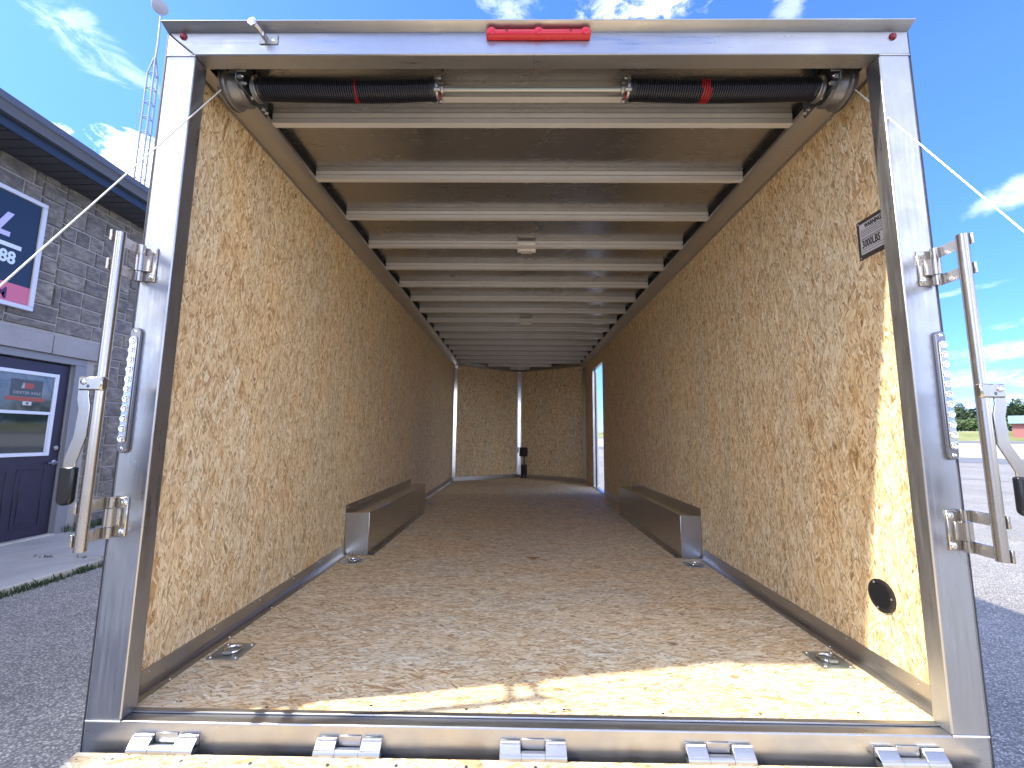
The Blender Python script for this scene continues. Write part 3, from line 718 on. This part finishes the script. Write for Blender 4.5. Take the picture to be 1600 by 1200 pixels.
# --- floor
fy = [.058, 1.276, 2.495, 3.714, 4.933, 6.152, None]
for i in range(6):
    y0, y1 = fy[i], fy[i + 1]
    if y1: MB().box(-WX, WX, y0 + .0012, y1 - .0012, -.02, 0).build('floor_panel', M_FLOOR, tr, loc=(0, y0, 0))
    else:
        m = MB(); m.prism([(-WX, y0 + .0012), (WX, y0 + .0012), (WX, LC), (0, YN), (-WX, LC)], 'Z', -.02, 0); m.build('floor_panel', M_FLOOR, tr, loc=(0, y0, 0))
MB().box(-WX, WX, .06, 6.5, -.030, -.021).build('floor_underlay', M_DARK, tr)
m = MB(); rr = random.Random(2)
for yr in (.085, 1.24, 1.31, 2.46, 2.53):
    x = -1.1
    while x < 1.15:
        m.lathe((x + rr.uniform(-.01, .01), yr + rr.uniform(-.012, .012), -.001), (0, 0, 1), [(0, .0045), (.0014, .0045), (.0018, .002)], 10); x += .30
m.build('floor_screws', M_PLATE, tr, kind='stuff')
# brown knot in the floor
k_ = MB(); pr = []
for i in range(18):
    a = i / 18 * 6.283; r_ = .027 + .008 * math.sin(3 * a) + rr.uniform(-.002, .002); pr.append((.07 + r_ * 1.5 * math.cos(a), 1.72 + r_ * .9 * math.sin(a)))
k_.prism(pr, 'Z', .0002, .0012); k_.build('floor_knot', M_KNOT, tr)

# --- wall panels
ZW0, ZW1 = .004, 2.20
def wallpanel(s, y0, y1, z0=ZW0, z1=ZW1):
    MB().box(s * WX, s * (WX + .010), y0 + .0012, y1 - .0012, z0, z1).build('wall_panel', M_WALL, tr, loc=(s * WX, y0, 1))
for (a, b_) in ((RET, 1.62), (1.62, 2.84), (2.84, 4.06), (4.06, 5.28), (5.28, LC)): wallpanel(-1, a, b_)
for (a, b_) in ((RET, 1.276), (1.276, 2.495), (2.495, 3.714), (3.714, 5.05), (5.93, LC)): wallpanel(1, a, b_)
wallpanel(1, 5.05, 5.93, 1.98, ZW1)
def nosepanel(x0, x1):
    f = lambda x: YN - abs(x) * (YN - LC) / WX
    n = Vector((math.copysign(YN - LC, x0 + x1), WX)).normalized() * .01
    m = MB(); m.prism([(x0, f(x0)), (x1, f(x1)), (x1 + n.x, f(x1) + n.y), (x0 + n.x, f(x0) + n.y)], 'Z', ZW0, 2.23); m.build('nose_panel', M_NOSE, tr, loc=((x0 + x1) / 2, YN - .3, 1))
for (a, b_) in ((-WX, -.33), (-.328, -.001), (.001, .26), (.262, WX)): nosepanel(a, b_)
# corner and centre strips in the nose
def strip(name, x, y, wx_, ang, m=M_NSTR):
    T = Matrix.Translation((x, y, 0)) @ Matrix.Rotation(ang, 4, 'Z'); MB().box(-wx_, wx_, -.006, 0, .06, 2.19, T=T).build(name, m, tr, bevel=.001)
strip('nose_strip', -WX + .036, LC + .020, .034, R(35.2)); strip('nose_strip', WX - .036, LC + .020, .034, R(-35.2))
MB().box(-.028, .028, YN - .042, YN - .034, .06, 2.19).build('nose_strip', M_NSTR, tr)
MB().box(-.05, .05, YN - .033, YN - .022, .06, 2.19).build('nose_strip', M_ALZ, tr)
for s in (-1, 1):
    MB().box(s * (WX - .003), s * (WX - .0005), LC - .07, LC - .002, .07, 2.16).build('corner_trim', M_ALZ, tr)
    L_ = math.hypot(WX, YN - LC); ang = math.atan2(YN - LC, WX)
    for (z0, z1, d, nm) in ((.001, .075, .02, 'nose_base_trim'), (2.155, 2.225, .05, 'nose_top_rail')):
        T = Matrix.Translation((-s * 0 + s * WX, LC, 0)) @ Matrix.Rotation(math.pi - ang if s > 0 else ang, 4, 'Z')
        b = MB(); sg_ = 1 if s > 0 else -1
        b.box(0.03, L_ - .03, .001 * sg_, sg_ * d, z0, z1, T=T); b.build(nm, M_ALY, tr, bevel=.002)

# --- floor cove trims and screws
WB = {-1: (1.720, 3.547, 1.075), 1: (1.745, 3.53, 1.100)}
for s in (-1, 1):
    for (a, b_) in ((RET + .001, WB[s][0] - .03), (WB[s][1] + .03, LC if s < 0 else 5.05)):
        pr = [(s * (WX - .0005), .072), (s * (WX - .004), .072), (s * (WX - .005), .034), (s * (WX - .010), .016), (s * (WX - .020), .006), (s * (WX - .034), .0035), (s * (WX - .034), .0005), (s * (WX - .0005), .0005)]
        c = MB().prism(pr, 'Y', a, b_, smooth=False).build('cove_trim', M_ALY, tr, loc=(s * WX, a, 0))
        m = MB(); y = a + .09
        while y < b_:
            m.lathe((s * (WX - .004), y, .060), (-s, 0, 0), [(0, .0042), (.002, .0036), (.003, .001)], 8); m.lathe((s * (WX - .029), y + .06, .0035), (0, 0, 1), [(0, .0042), (.002, .0036), (.003, .001)], 8); y += .30
        m.build('screws', M_BOLT, c, kind='stuff')
# threshold of the side door
MB().box(WX - .01, WX + .05, 5.05, 5.93, -.01, .012).build('door_threshold', M_ALY, tr, bevel=.002)

# --- wheel boxes
for s in (-1, 1):
    y0, y1, xi = WB[s]; zt = .29
    b = MB().box(s * xi, s * (WX - .002), y0, y1, .002, zt).build('wheel_box', M_BOX, tr, bevel=.003, segs=2, loc=(s * 1.16, y0, 0))
    MB().box(s * (WX - .0035), s * (WX - .0008), y0 - .005, y1 + .005, zt, zt + .05).build('wall_flange', M_BOX, b)
    MB().box(s * (xi - .038), s * (xi - .0015), y0 + .01, y1 - .01, .001, .0035).build('floor_flange', M_BOX, b)
    MB().box(s * (xi + .004), s * (WX - .004), y0 - .0025, y0 - .0005, .003, zt - .004).build('end_sheet', M_ALZ, b)
    MB().box(s * (WX - .04), s * (WX - .006), y0 - .0045, y0 - .003, .003, zt - .006).build('end_fold', M_ALZ, b)
    m = MB(); y = y0 + .03
    while y < y1:
        m.lathe((s * (WX - .0035), y, zt + .028), (-s, 0, 0), [(0, .0045), (.002, .004), (.003, .001)], 8); m.lathe((s * (xi - .028), y + .05, .0035), (0, 0, 1), [(0, .0045), (.002, .004), (.003, .001)], 8); y += .235
    m.build('screws', M_BOLT, b, kind='stuff')

# --- D-ring tie-downs
def dring(cx, cy):
    e = bpy.data.objects.new('tie_down', None)
    base = MB(); w, l = .058, .06
    # pan with a recessed cup
    rim = [(-w, -l), (w, -l), (w, l), (-w, l)]
    n = 20; ring = []; inner = []; low = []
    for k in range(n):
        a = 2 * math.pi * k / n; ring.append((math.cos(a) * .040, math.sin(a) * .040))
    vs = [(x, y, .0038) for (x, y) in rim] + [(x, y, .0045) for (x, y) in ring] + [(x * .82, y * .82, -.008) for (x, y) in ring] + [(0, 0, -.010)]
    fs = []
    for k in range(n):
        fs.append((4 + k, 4 + (k + 1) % n, 4 + n + (k + 1) % n, 4 + n + k)); fs.append((4 + n + k, 4 + n + (k + 1) % n, 4 + 2 * n))
    q = [2, 3, 0, 1]
    for k in range(n):
        a0 = int(((k + .5) / n) * 4) % 4; corner = [2, 3, 0, 1][a0]
        fs.append((4 + (k + 1) % n, 4 + k, corner))
    for c_ in range(4):
        k = int(round(n * c_ / 4)) % n; corners = ([1, 2], [2, 3], [3, 0], [0, 1])[c_]; fs.append((4 + k, corners[0], corners[1]))
    vs += [(x, y, .0) for (x, y) in rim]; o_ = len(vs) - 4
    fs += [(i, (i + 1) % 4, o_ + (i + 1) % 4, o_ + i) for i in range(4)]
    base.add([(x + cx, y + cy, z + .0004 + (.012 if False else 0)) for (x, y, z) in [(a, b_, max(c, .0006) if c < 0 else c) for (a, b_, c) in vs]], fs)
    p = base.build('tie_down', M_ZN, tr, loc=(cx, cy, 0))
    MB().tube([(cx + .029 * math.cos(a), cy + .005 + .029 * math.sin(a), .0085) for a in [2 * math.pi * k / 24 for k in range(25)]], .0052, 8).build('ring', M_BOLT, p)
    MB().tube([(cx - .016, cy - .026, .009), (cx + .016, cy - .026, .009)], .008, 8).build('strap', M_ZN, p)
    m = MB()
    for (a, b_) in ((-1, -1), (1, -1), (1, 1), (-1, 1)): m.lathe((cx + a * .047, cy + b_ * .049, .004), (0, 0, 1), [(0, .0065), (.003, .005), (.004, .001)], 10)
    m.build('screws', M_BOLT, p, kind='stuff')
for (x, y) in ((-1.135, .398), (1.135, .405), (-1.125, 1.585), (1.130, 1.60), (-1.09, 4.0), (1.09, 4.0)): dring(x, y)
# --- ceiling: roof skin, side gap, bows, corner rails
m = MB(); m.prism([(-WO, .05), (WO, .05), (WO, LC + .04), (0, YN + .06), (-WO, LC + .04)], 'Z', ZS + .0012, ZS + .004); m.build('roof_lining', M_ROOF, tr)
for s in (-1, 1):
    MB().box(s * 1.148, s * 1.16, .06, LC, ZB - .002, ZS + .001).build('side_gap_shade_strip', M_DARK, tr)  # dark strip stands in for the shadow in the open cavity above the rail
    # rail: outer flange on the wall, inner lip
    MB().prism([(s * (WX - .001), 2.150), (s * (WX - .004), 2.150), (s * (WX - .006), 2.163), (s * 1.200, 2.172), (s * 1.200, 2.178), (s * (WX - .001), 2.178)], 'Y', .062, LC - .01).build('corner_rail', M_RAIL, tr, loc=(s * WX, .06, 2.17))
    r_ = MB().prism([(s * 1.199, 2.168), (s * 1.150, 2.176), (s * 1.136, 2.184), (s * 1.136, 2.200), (s * 1.199, 2.20)], 'Y', .255, LC - .01).build('inner_rail', M_RAIL, tr, loc=(s * 1.17, .06, 2.17))
    m = MB(); y = .3
    while y < LC: m.lathe((s * (WX - .004), y, 2.158), (-s, 0, 0), [(0, .004), (.002, .0035), (.003, .001)], 8); y += .30
    m.build('screws', M_BOLT, r_, kind='stuff')
def bow(y, xh):
    pr = [(y, ZB), (y, ZS), (y - .026, ZS), (y - .026, ZB + .0295), (y - .0170, ZB + .0290), (y - .0170, ZB + .0245), (y - .026, ZB + .0240), (y - .026, ZB + .006), (y - .029, ZB + .004), (y - .029, ZB + .0005), (y - .026, ZB)]
    MB().prism(pr, 'X', -xh, xh).build('roof_bow', M_BOW, tr, loc=(0, y, ZB))
bow(.253, 1.075)
for k in range(16): bow(.396 + .4064 * k, 1.138)
bow(6.90, .62); bow(7.25, .2)
# dome lights
for (x, y) in ((.012, .396 + .4064 * 3), (.05, .396 + .4064 * 8), (.03, 7.15)):
    m = MB().box(x - .068, x + .068, y + .002, y + .052, ZB - .010, ZB + .012).build('dome_light', M_WHT, tr, bevel=.006, segs=2, loc=(x, y, ZB))
    MB().box(x - .040, x + .040, y + .016, y + .050, ZB - .017, ZB - .009).build('lens', M_STK, m, bevel=.004)
    MB().box(x - .068, x + .068, y - .045, y - .030, ZB + .012, ZB + .040).build('front_tab', M_WHT, m, bevel=.006)

# --- torsion spring assembly
SX, SYY, SZZ = 0, .160, 2.163
MB().tube([(-1.22, SYY, SZZ), (1.22, SYY, SZZ)], .0125, 16).build('spring_shaft', M_ZN, tr)
def spring(x0, x1, red0, red1):
    rs = .0385; wr = .0036; pitch = .0088
    n = int(abs(x1 - x0) / pitch); seg = 14
    def helix(t0, t1):
        out = []
        for k in range(int(t0 * n * seg), int(t1 * n * seg) + 1):
            f = k / (n * seg); a = 2 * math.pi * k / seg; sag = -.006 * math.sin(math.pi * f) + .0015 * math.sin(7 * f)
            rr_ = rs * (1 + .04 * math.exp(-((f - .01) / .02) ** 2) + .06 * math.exp(-((f - .99) / .02) ** 2))
            out.append((x0 + (x1 - x0) * f, SYY + rr_ * math.cos(a), SZZ + sag + rr_ * math.sin(a)))
        return out
    sp_ = MB(); sp_.tube(helix(0, red0), wr, 6); sp_.tube(helix(red1, 1), wr, 6)
    # dark core so the inside of the coil reads closed
    sp_.tube([(x0 + (x1 - x0) * f, SYY, SZZ - .006 * math.sin(math.pi * f)) for f in [k / 12 for k in range(13)]], rs - .0035, 14)
    o = sp_.build('torsion_spring', M_SPR, tr, loc=((x0 + x1) / 2, SYY, SZZ))
    MB().tube(helix(red0, red1), wr + .0003, 6).build('painted_coils', M_SRED, o)
    return o
s1 = spring(-1.062, -.372, .548, .562); s2 = spring(1.085, .372, .575, .625)
for (xe, s, sp_) in ((-.372, 1, s1), (.372, -1, s2)):
    m = MB(); m.lathe((xe - s * .02, SYY, SZZ), (s, 0, 0), [(0, .036), (.022, .038), (.024, .043), (.032, .043), (.034, .026), (.05, .022)], 24)
    for a in (40, 130, 220, 310): m.lathe((xe + s * .010, SYY + .037 * math.cos(R(a)), SZZ + .037 * math.sin(R(a))), (s, 0, 0), [(-.012, .009), (.012, .009), (.013, .006)], 10)
    m.build('winding_cone', M_CAST, sp_)
    m = MB()
    for a in (60, 250): m.tube([(xe + s * .018, SYY + .02 * math.cos(R(a)), SZZ + .02 * math.sin(R(a))), (xe + s * .020, SYY + .054 * math.cos(R(a)), SZZ + .054 * math.sin(R(a)))], .0045, 8)
    m.build('set_screw', M_SRED, sp_)
for (xe, s, sp_) in ((-1.062, -1, s1), (1.085, 1, s2)):
    MB().lathe((xe - s * .012, SYY, SZZ), (s, 0, 0), [(0, .036), (.014, .040), (.018, .046), (.026, .046), (.028, .034), (.034, .03)], 24).build('end_cone', M_CAST, sp_)
for s, xc in ((-1, -1.092), (1, 1.110)):
    # bearing plate
    pl = MB(); pl.box(xc - .002, xc + .002, .064, .262, 2.122, ZS - .004); pb = pl.build('bearing_plate', M_PLATE, tr, bevel=.0015, loc=(xc, .16, 2.17))
    MB().box(xc - s * .034, xc, .064, .069, 2.155, ZS - .004).build('mount_flange', M_ZN, pb)
    m = MB()
    for (y, z) in ((.085, 2.150), (.105, 2.140), (.16, 2.128), (.225, 2.134), (.245, 2.134)): m.lathe((xc - s * .002, y, z), (-s, 0, 0), [(0, .0075), (.006, .0075), (.008, .004), (.014, .0035)], 8)
    m.build('bolts', M_BOLT, pb, kind='stuff')
    # cable drum
    prof = [(0, .052), (.006, .058)]
    x = .010
    while x < .052: prof += [(x, .064), (x + .0022, .0622)]; x += .0044
    prof += [(.054, .066), (.058, .0735), (.062, .0745), (.066, .0735), (.067, .068), (.072, .068), (.074, .0765), (.080, .0765), (.083, .072), (.084, .03)]
    MB().lathe((xc + s * .008, SYY, SZZ), (s, 0, 0), [(a * .94, b_) for a, b_ in prof], 40).build('cable_drum', M_DRUM, tr)
# lift cables from the drums down to the ramp edge
CBL = {-1: ((-1.172, .105, 2.112), (-1.240, -.401, 1.162), 1.0), 1: ((1.190, .105, 2.112), (1.235, -.300, 1.345), 1.0)}
for s in (-1, 1):
    a, b_, _ = CBL[s]; a = Vector(a); b_ = Vector(b_); d_ = (b_ - a).normalized()
    t_ = (-.30 - a.z) / d_.z; e = a + d_ * t_; e.x = s * 1.285
    pts_ = [a, a.lerp(b_, .5), b_, b_.lerp(e, .5), e]
    MB().tube(pts_, .0023, 8).build('lift_cable', M_CABLE, tr)

# --- marker lights and hook on header
lb = MB(); pr = [(-.004, 2.203), (-.020, 2.206), (-.026, 2.212), (-.026, 2.226), (-.020, 2.234), (-.004, 2.236)]
lb.prism(pr, 'X', -.166, .196); lo = lb.build('brake_light_bar', M_RED, tr, bevel=.004, segs=2)
for xc in (-.148, .015, .178): MB().lathe((xc, -.024, 2.221), (0, -1, 0), [(0, .014), (.003, .014), (.0045, .010)], 18).build('lens', M_RED, lo)
for xc in (-.095, .126): MB().lathe((xc, -.026, 2.222), (0, -1, 0), [(0, .0045), (.0012, .004)], 10).build('screw', M_REDD, lo)
for (x, z) in ((-1.238, 2.222), (1.241, 2.216)):
    p = MB().lathe((x, -.004, z), (0, -1, 0), [(0, .0125), (.004, .012), (.008, .008), (.009, .003)], 18).build('marker_light', M_REDD, tr)
    MB().lathe((x - .002, -.013, z + .001), (0, -1, 0), [(0, .004), (.001, .003)], 10).build('led', M_RED, p)
hk = MB().box(-.965, -.900, -.008, -.0045, 2.190, 2.225).build('ramp_hook', M_ZN, tr, bevel=.002)
MB().tube([(-.945, -.006, 2.212), (-.952, -.030, 2.222), (-.962, -.050, 2.226)], .008, 10).build('arm', M_SS, hk)
MB().lathe((-.962, -.052, 2.226), (-.1, -1, 0), [(-.004, .010), (0, .015), (.006, .015), (.008, .011)], 18).build('knob', M_BOLT, hk)
MB().prism([(-.008, 2.190), (-.008, 2.215), (-.035, 2.209), (-.032, 2.198)], 'X', -.940, -.934).build('catch', M_SS, hk)
MB().lathe((-.915, -.008, 2.203), (0, -1, 0), [(0, .008), (.004, .007), (.006, .003)], 8).build('bolt', M_BOLT, hk)

# --- LED strips on the posts
for s, xa, xb, za, zb in ((-1, -1.2785, -1.2735, .768, 1.168), (1, 1.2800, 1.2765, .772, 1.172)):
    n_ = 12
    def oval(z0, z1, w, xc, y0, y1, b):
        pr = []
        for k in range(9): a = math.pi * k / 8; pr.append((xc + w * math.cos(a), z1 - w + w * math.sin(a)))
        for k in range(9): a = math.pi + math.pi * k / 8; pr.append((xc + w * math.cos(a), z0 + w + w * math.sin(a)))
        b.prism(pr, 'Y', y0, y1); return b
    xc = (xa + xb) / 2
    p = oval(za, zb, .0155, xc, -.012, -.0005, MB()).build('led_strip', M_CHR, tr, bevel=.002)
    oval(za + .03, zb - .03, .0115, xc, -.016, -.0122, MB()).build('lens', M_CLR, p, bevel=.0015)
    for k in range(11):
        z = za + .045 + (zb - za - .09) * k / 10
        q = MB().lathe((xc, -.0162, z), (0, -1, 0), [(0, .0115), (.003, .0105), (.0032, .0085), (.0018, .006), (.0018, .0035), (.004, .0025)], 14).build('led', M_LED, p)
    for z in (za + .014, zb - .014): MB().lathe((xc, -.012, z), (0, -1, 0), [(0, .006), (.002, .005), (.003, .002)], 10).build('screw', M_BOLT, p)

# --- latch bars with hinged brackets and handles
def latch(s, xp_, zt, zb, xg):
    YB = -.112; xh = 1.284
    bar = MB().tube([(s * xp_, YB, zb), (s * xp_, YB, zt)], .0145, 18).build('latch_bar', M_SS, tr, loc=(s * xp_, YB, 1))
    for zc in (1.380, .575 if s < 0 else .565):
        x1 = s * 1.240
        MB().box(x1, s * (xh - .004), -.006, -.0005, zc - .058, zc + .058).build('hinge_plate', M_SS, bar, bevel=.002)
        for z_ in (zc - .043, zc + .043): MB().lathe((s * 1.250, -.006, z_), (0, -1, 0), [(0, .0105), (.004, .0095), (.007, .005), (.0072, .003), (.005, .0025)], 10).build('bolt', M_BOLT, bar)
        MB().tube([(s * xh, -.016, zc - .027), (s * xh, -.016, zc + .027)], .0142, 16).build('hinge_knuckle', M_SS, bar)
        MB().box(s * (xh - .030), s * (xh - .002), -.0135, -.0065, zc - .026, zc + .026).build('hinge_tab', M_SS, bar, bevel=.001)
        for z_ in (zc - .045, zc + .045):
            MB().tube([(s * xh, -.016, z_ - .016), (s * xh, -.016, z_ + .016)], .0112, 14).build('hinge_knuckle', M_SS, bar)
            b = MB(); x0, y0, x1_, y1 = s * (xh + .009), -.018, s * (xp_ + .0165), YB - .006
            d_ = Vector((x1_ - x0, y1 - y0, 0)).normalized(); nn = Vector((-d_.y, d_.x, 0)) * .002
            A = Vector((x0, y0, 0)); B = Vector((x1_, y1, 0))
            b.prism([tuple((A + nn).xy), tuple((A - nn).xy), tuple((B - nn).xy), tuple((B + nn).xy)], 'Z', z_ - .017, z_ + .017); b.build('strap', M_SS, bar)
            MB().box(s * (xp_ + .013), s * (xp_ + .0205), YB - .014, YB - .0065, z_ - .017, z_ + .017).build('strap_end', M_SS, bar, bevel=.001)
    # handle: clamp, cranked lever, rubber grip
    zc = .971
    MB().box(s * (xp_ - .018), s * (xp_ + .052), YB - .018, YB + .004, zc - .020, zc + .020).build('clamp', M_SS, bar, bevel=.004)
    MB().lathe((s * (xp_ + .034), YB - .018, zc + .004), (0, -1, 0), [(0, .009), (.003, .008), (.005, .004)], 10).build('bolt', M_BOLT, bar)
    MB().lathe((s * (xp_ + .020), YB - .018, zc - .008), (0, -1, 0), [(0, .005), (.001, .004)], 10).build('rivet', M_PLATE, bar)
    L = MB(); pr = [(xp_ + .054, zc + .012), (xp_ + .024, zc + .012), (xp_ + .020, zc - .04), (xp_ + .010, zc - .08), (xp_ + .010, zc - .17), (xp_ + .024, zc - .19), (xp_ + .046, zc - .235), (xg - .019, zc - .235), (xg - .019, zc - .245), (xg + .019, zc - .245), (xg + .019, zc - .22), (xp_ + .046, zc - .165), (xp_ + .044, zc - .08), (xp_ + .056, zc - .04)]
    pr = [(x, z) for (x, z) in [(xp_ + .054, zc + .016), (xp_ + .022, zc + .016), (xp_ + .022, zc - .035), (xp_ + .014, zc - .065), (xp_ + .014, zc - .150), (xg - .017, zc - .225), (xg - .017, zc - .25), (xg + .017, zc - .25), (xg + .017, zc - .215), (xp_ + .050, zc - .150), (xp_ + .046, zc - .075), (xp_ + .054, zc - .045)]]
    L.prism([(s * x, z) for (x, z) in pr], 'Y', YB - .012, YB - .006); L.build('handle', M_SS, bar, bevel=.0015)
    gz0, gz1 = zc - .345, zc - .238
    g_ = []
    for k in range(9): a = math.pi + math.pi * k / 8; g_.append((s * xg + .021 * math.cos(a), gz0 + .018 + .018 * math.sin(a)))
    g_ += [(s * xg + .021, gz1), (s * xg - .021, gz1)]
    MB().prism(g_, 'Y', YB - .019, YB + .001).build('grip', M_GRIP, bar, bevel=.006, segs=3)
latch(-1, 1.264, 1.437, .500, 1.315); latch(1, 1.273, 1.440, .505, 1.345)

# --- load label on the right wall
xw = WX - .0006
lab = MB().box(WX - .0016, xw, .070, .222, 1.500, 1.650).build('load_label', M_STKF, tr, loc=(xw, .15, 1.57))
MB().box(WX - .0024, WX - .0017, .082, .210, 1.518, 1.636).build('label_face', M_STK, lab)
text_obj('lettering', 'WARNING!', .024, M_INK, lab, (WX - .0026, .186, 1.6150), ROT_MX, .0002, .001, xs=.62)
text_obj('lettering', '3000LBS', .040, M_INK, lab, (WX - .0026, .203, 1.542), ROT_MX, .0002, .0012, xs=.56)
m = MB(); rr = random.Random(9)
for z in (1.607, 1.600, 1.593, 1.586, 1.5725, 1.534, 1.525):
    y = .204 - (.006 if z in (1.602, 1.588) else 0)
    while y > .10:
        w = rr.uniform(.002, .006); m.box(WX - .0028, WX - .0025, y - w, y, z, z + .0028); y -= w + .0022
m.build('fine_print', M_INK, lab, kind='stuff')
MB().box(WX - .0028, WX - .0025, .084, .208, 1.5775, 1.5788).build('rule', M_INK, lab)
m = MB()
for (y, z) in ((.214, 1.642), (.214, 1.508), (.078, 1.642), (.078, 1.508)): m.lathe((WX - .002, y, z), (-1, 0, 0), [(0, .0032), (.002, .002)], 8)
m.build('rivets', M_BOLT, lab, kind='stuff')

# --- round vent low on the right wall
vy, vz = .262, .285
v_ = MB(); v_.lathe((WX - .0005, vy, vz), (-1, 0, 0), [(0, .055), (.006, .055), (.009, .050), (.009, .041), (.004, .040)], 36); vo = v_.build('round_vent', M_BLK, tr)
for k in range(-6, 7):
    z = vz + k * .0058; h = math.sqrt(max(.0395 ** 2 - (k * .0058) ** 2, 0))
    MB().prism([(WX - .0045, z - .001), (WX - .0085, z - .003), (WX - .0085, z - .0018), (WX - .0045, z + .0004)], 'Y', vy - h, vy + h).build('vent_slat', M_BLK, vo)
for a in (60, 175, 290): MB().lathe((WX - .0095, vy + .046 * math.cos(R(a)), vz + .046 * math.sin(R(a))), (-1, 0, 0), [(0, .0042), (.0015, .0035), (.0025, .001)], 10).build('screw', M_BOLT, vo)

# --- power boxes by the nose centre strip
def nosebox(xc, z0, z1, hw, d, nm):
    ang = -math.atan2(YN - LC, WX); yc = YN - abs(xc) * (YN - LC) / WX
    T = Matrix.Translation((xc, yc, 0)) @ Matrix.Rotation(ang, 4, 'Z'); return MB().box(-hw, hw, -d, -.002, z0, z1, T=T).build(nm, M_BLK, tr, bevel=.01, segs=2)
j1 = nosebox(.115, .43, .61, .075, .09, 'junction_box'); nosebox(.125, .07, .27, .05, .08, 'battery_pack')
MB().tube([(.105, YN - .12, .44), (.10, YN - .13, .36), (.112, YN - .12, .26)], .011, 8).build('power_lead', M_BLK, tr)
nosebox(.09, .0, .08, .008, .08, 'pin'); nosebox(.155, .0, .08, .008, .08, 'pin')
MB().box(-.03, -.008, YN - .065, YN - .05, .50, .61).build('switch', M_BLK, tr)

# --- side door opening: jambs, open door
for (y0, y1) in ((5.05, 5.058), (5.905, 5.93)): MB().box(WX - .001, WO, y0, y1, .012, 1.98).build('door_jamb', M_ALZ, tr)
MB().box(WX - .001, WO, 5.058, 5.905, 1.972, 1.98).build('door_head', M_ALZ, tr)
sd = MB().box(WO + .02, WO + .045, 5.955, 6.80, .03, 1.96).build('side_door', M_SKIN, tr, bevel=.004)
MB().box(WO + .0455, WO + .075, 6.60, 6.66, .9, 1.1).build('handle', M_BLK, sd)
# black weatherstrip seen on the far jamb
MB().box(WO - .012, WO + .002, 5.885, 5.904, .012, 1.972).build('weatherstrip', M_BLK, tr)

# --- outer skin, roof, chassis, wheels
for s in (-1, 1):
    if s < 0: segs_ = [(.0, LC, -.13, ZR)]
    else: segs_ = [(.0, 5.05, -.13, ZR), (5.93, LC, -.13, ZR), (5.0505, 5.9295, 1.98, ZR), (5.0505, 5.9295, -.13, -.002)]
    for (a, b_, c, e) in segs_: MB().box(s * (WO + .0006), s * (WO + .003), a + .001, b_, c, e).build('side_skin', M_SKIN, tr)
    MB().box(s * (WO + .0002), s * (WO + .0045), -.001, .0008, -.13, 2.236).build('edge_shade_strip', M_EDGE, tr)  # dark strip painted for the trim's shade in the skin-edge gap
    m = MB(); z = .05
    while z < 2.2: m.lathe((s * (WO + .003), .012, z), (s, 0, 0), [(0, .0045), (.0015, .004), (.0025, .001)], 8); z += .075
    m.build('rivets', M_BOLT, tr, kind='stuff')
for s in (-1, 1):
    vs = [(s * (WO + .002), LC, -.13), (0, YN + .07, -.13), (0, YN + .07, ZR), (s * (WO + .002), LC, ZR)]
    vs += [(x, y + .003, z) for (x, y, z) in vs]
    MB().add(vs, [(0, 1, 2, 3), (7, 6, 5, 4), (0, 4, 5, 1), (3, 2, 6, 7), (0, 3, 7, 4), (1, 5, 6, 2)]).build('nose_skin', M_SKIN, tr)
m = MB(); m.prism([(-WO, .0), (WO, .0), (WO, LC + .003), (0, YN + .065), (-WO, LC + .003)], 'Z', ZR - .006, ZR - .002); m.build('roof_skin', M_ALY, tr)
m = MB()
for s in (-1, 1): m.box(s * .55, s * .62, .06, 6.6, -.20, -.032)
y = .3
while y < 6.6: m.box(-1.29, 1.29, y, y + .05, -.13, -.033); y += .45
m.build('chassis', M_FRAME, tr)
for s in (-1, 1):
    for yw in (2.18, 3.02):
        w = MB().lathe((s * 1.112, yw, GZ + .335), (s, 0, 0), [(0, .18), (.01, .30), (.03, .333), (.15, .333), (.165, .30), (.172, .20), (.165, .19)], 32).build('wheel', M_TYRE, tr)
        MB().lathe((s * 1.24, yw, GZ + .335), (s, 0, 0), [(0, .19), (.02, .18), (.01, .07), (.04, .06), (.045, .02)], 24).build('rim', M_CAST, w)

# --- ramp door, folded down towards the camera
A0 = Vector((0, -.026, -.0665)); sl_ = -.165   # fall per metre
def rp(y): return A0.z + sl_ * (-(y - A0.y))
RW = 1.284
yr = [-.026, -1.05, -2.08]
th = .022
rm = None
fr = MB(); vs = []
for (y, dz) in ((-.030, -.024), (-2.10, -.024), (-2.10, -.062), (-.030, -.062)): vs.append((y, rp(y) + dz))
fr.prism(vs, 'X', -RW + .004, RW - .004); rm = fr.build('ramp_door', M_ALX, tr, loc=(0, -.03, -.08))
for i in range(2):
    y0, y1 = yr[i] - (.001 if i else 0), yr[i + 1] + .001
    b = MB(); b.prism([(y0, rp(y0)), (y1, rp(y1)), (y1, rp(y1) - th), (y0, rp(y0) - th)], 'X', -RW, RW); b.build('ramp_panel', M_RAMP, rm)
m = MB(); rr = random.Random(8)
for yrow in (-.047, -.35, -.70, -1.0, -1.10, -1.5, -1.9):
    for k in range(13):
        x = -1.16 + k * .196 + rr.uniform(-.01, .01); m.lathe((x, yrow + rr.uniform(-.004, .004), rp(yrow) - .0006), (0, sl_, 1), [(0, .0052), (.0012, .0048), (.0016, .002)], 10)
m.build('screws', M_PLATE, rm, kind='stuff')
for s in (-1, 1):
    e = MB(); e.box(s * (RW + .0005), s * (RW + .018), -1.46, -1.38, rp(-1.4) - .05, rp(-1.4) + .03); e.build('cable_anchor', M_SS, rm)

for o in bpy.data.objects:
    if '_w' in o: del o['_w']
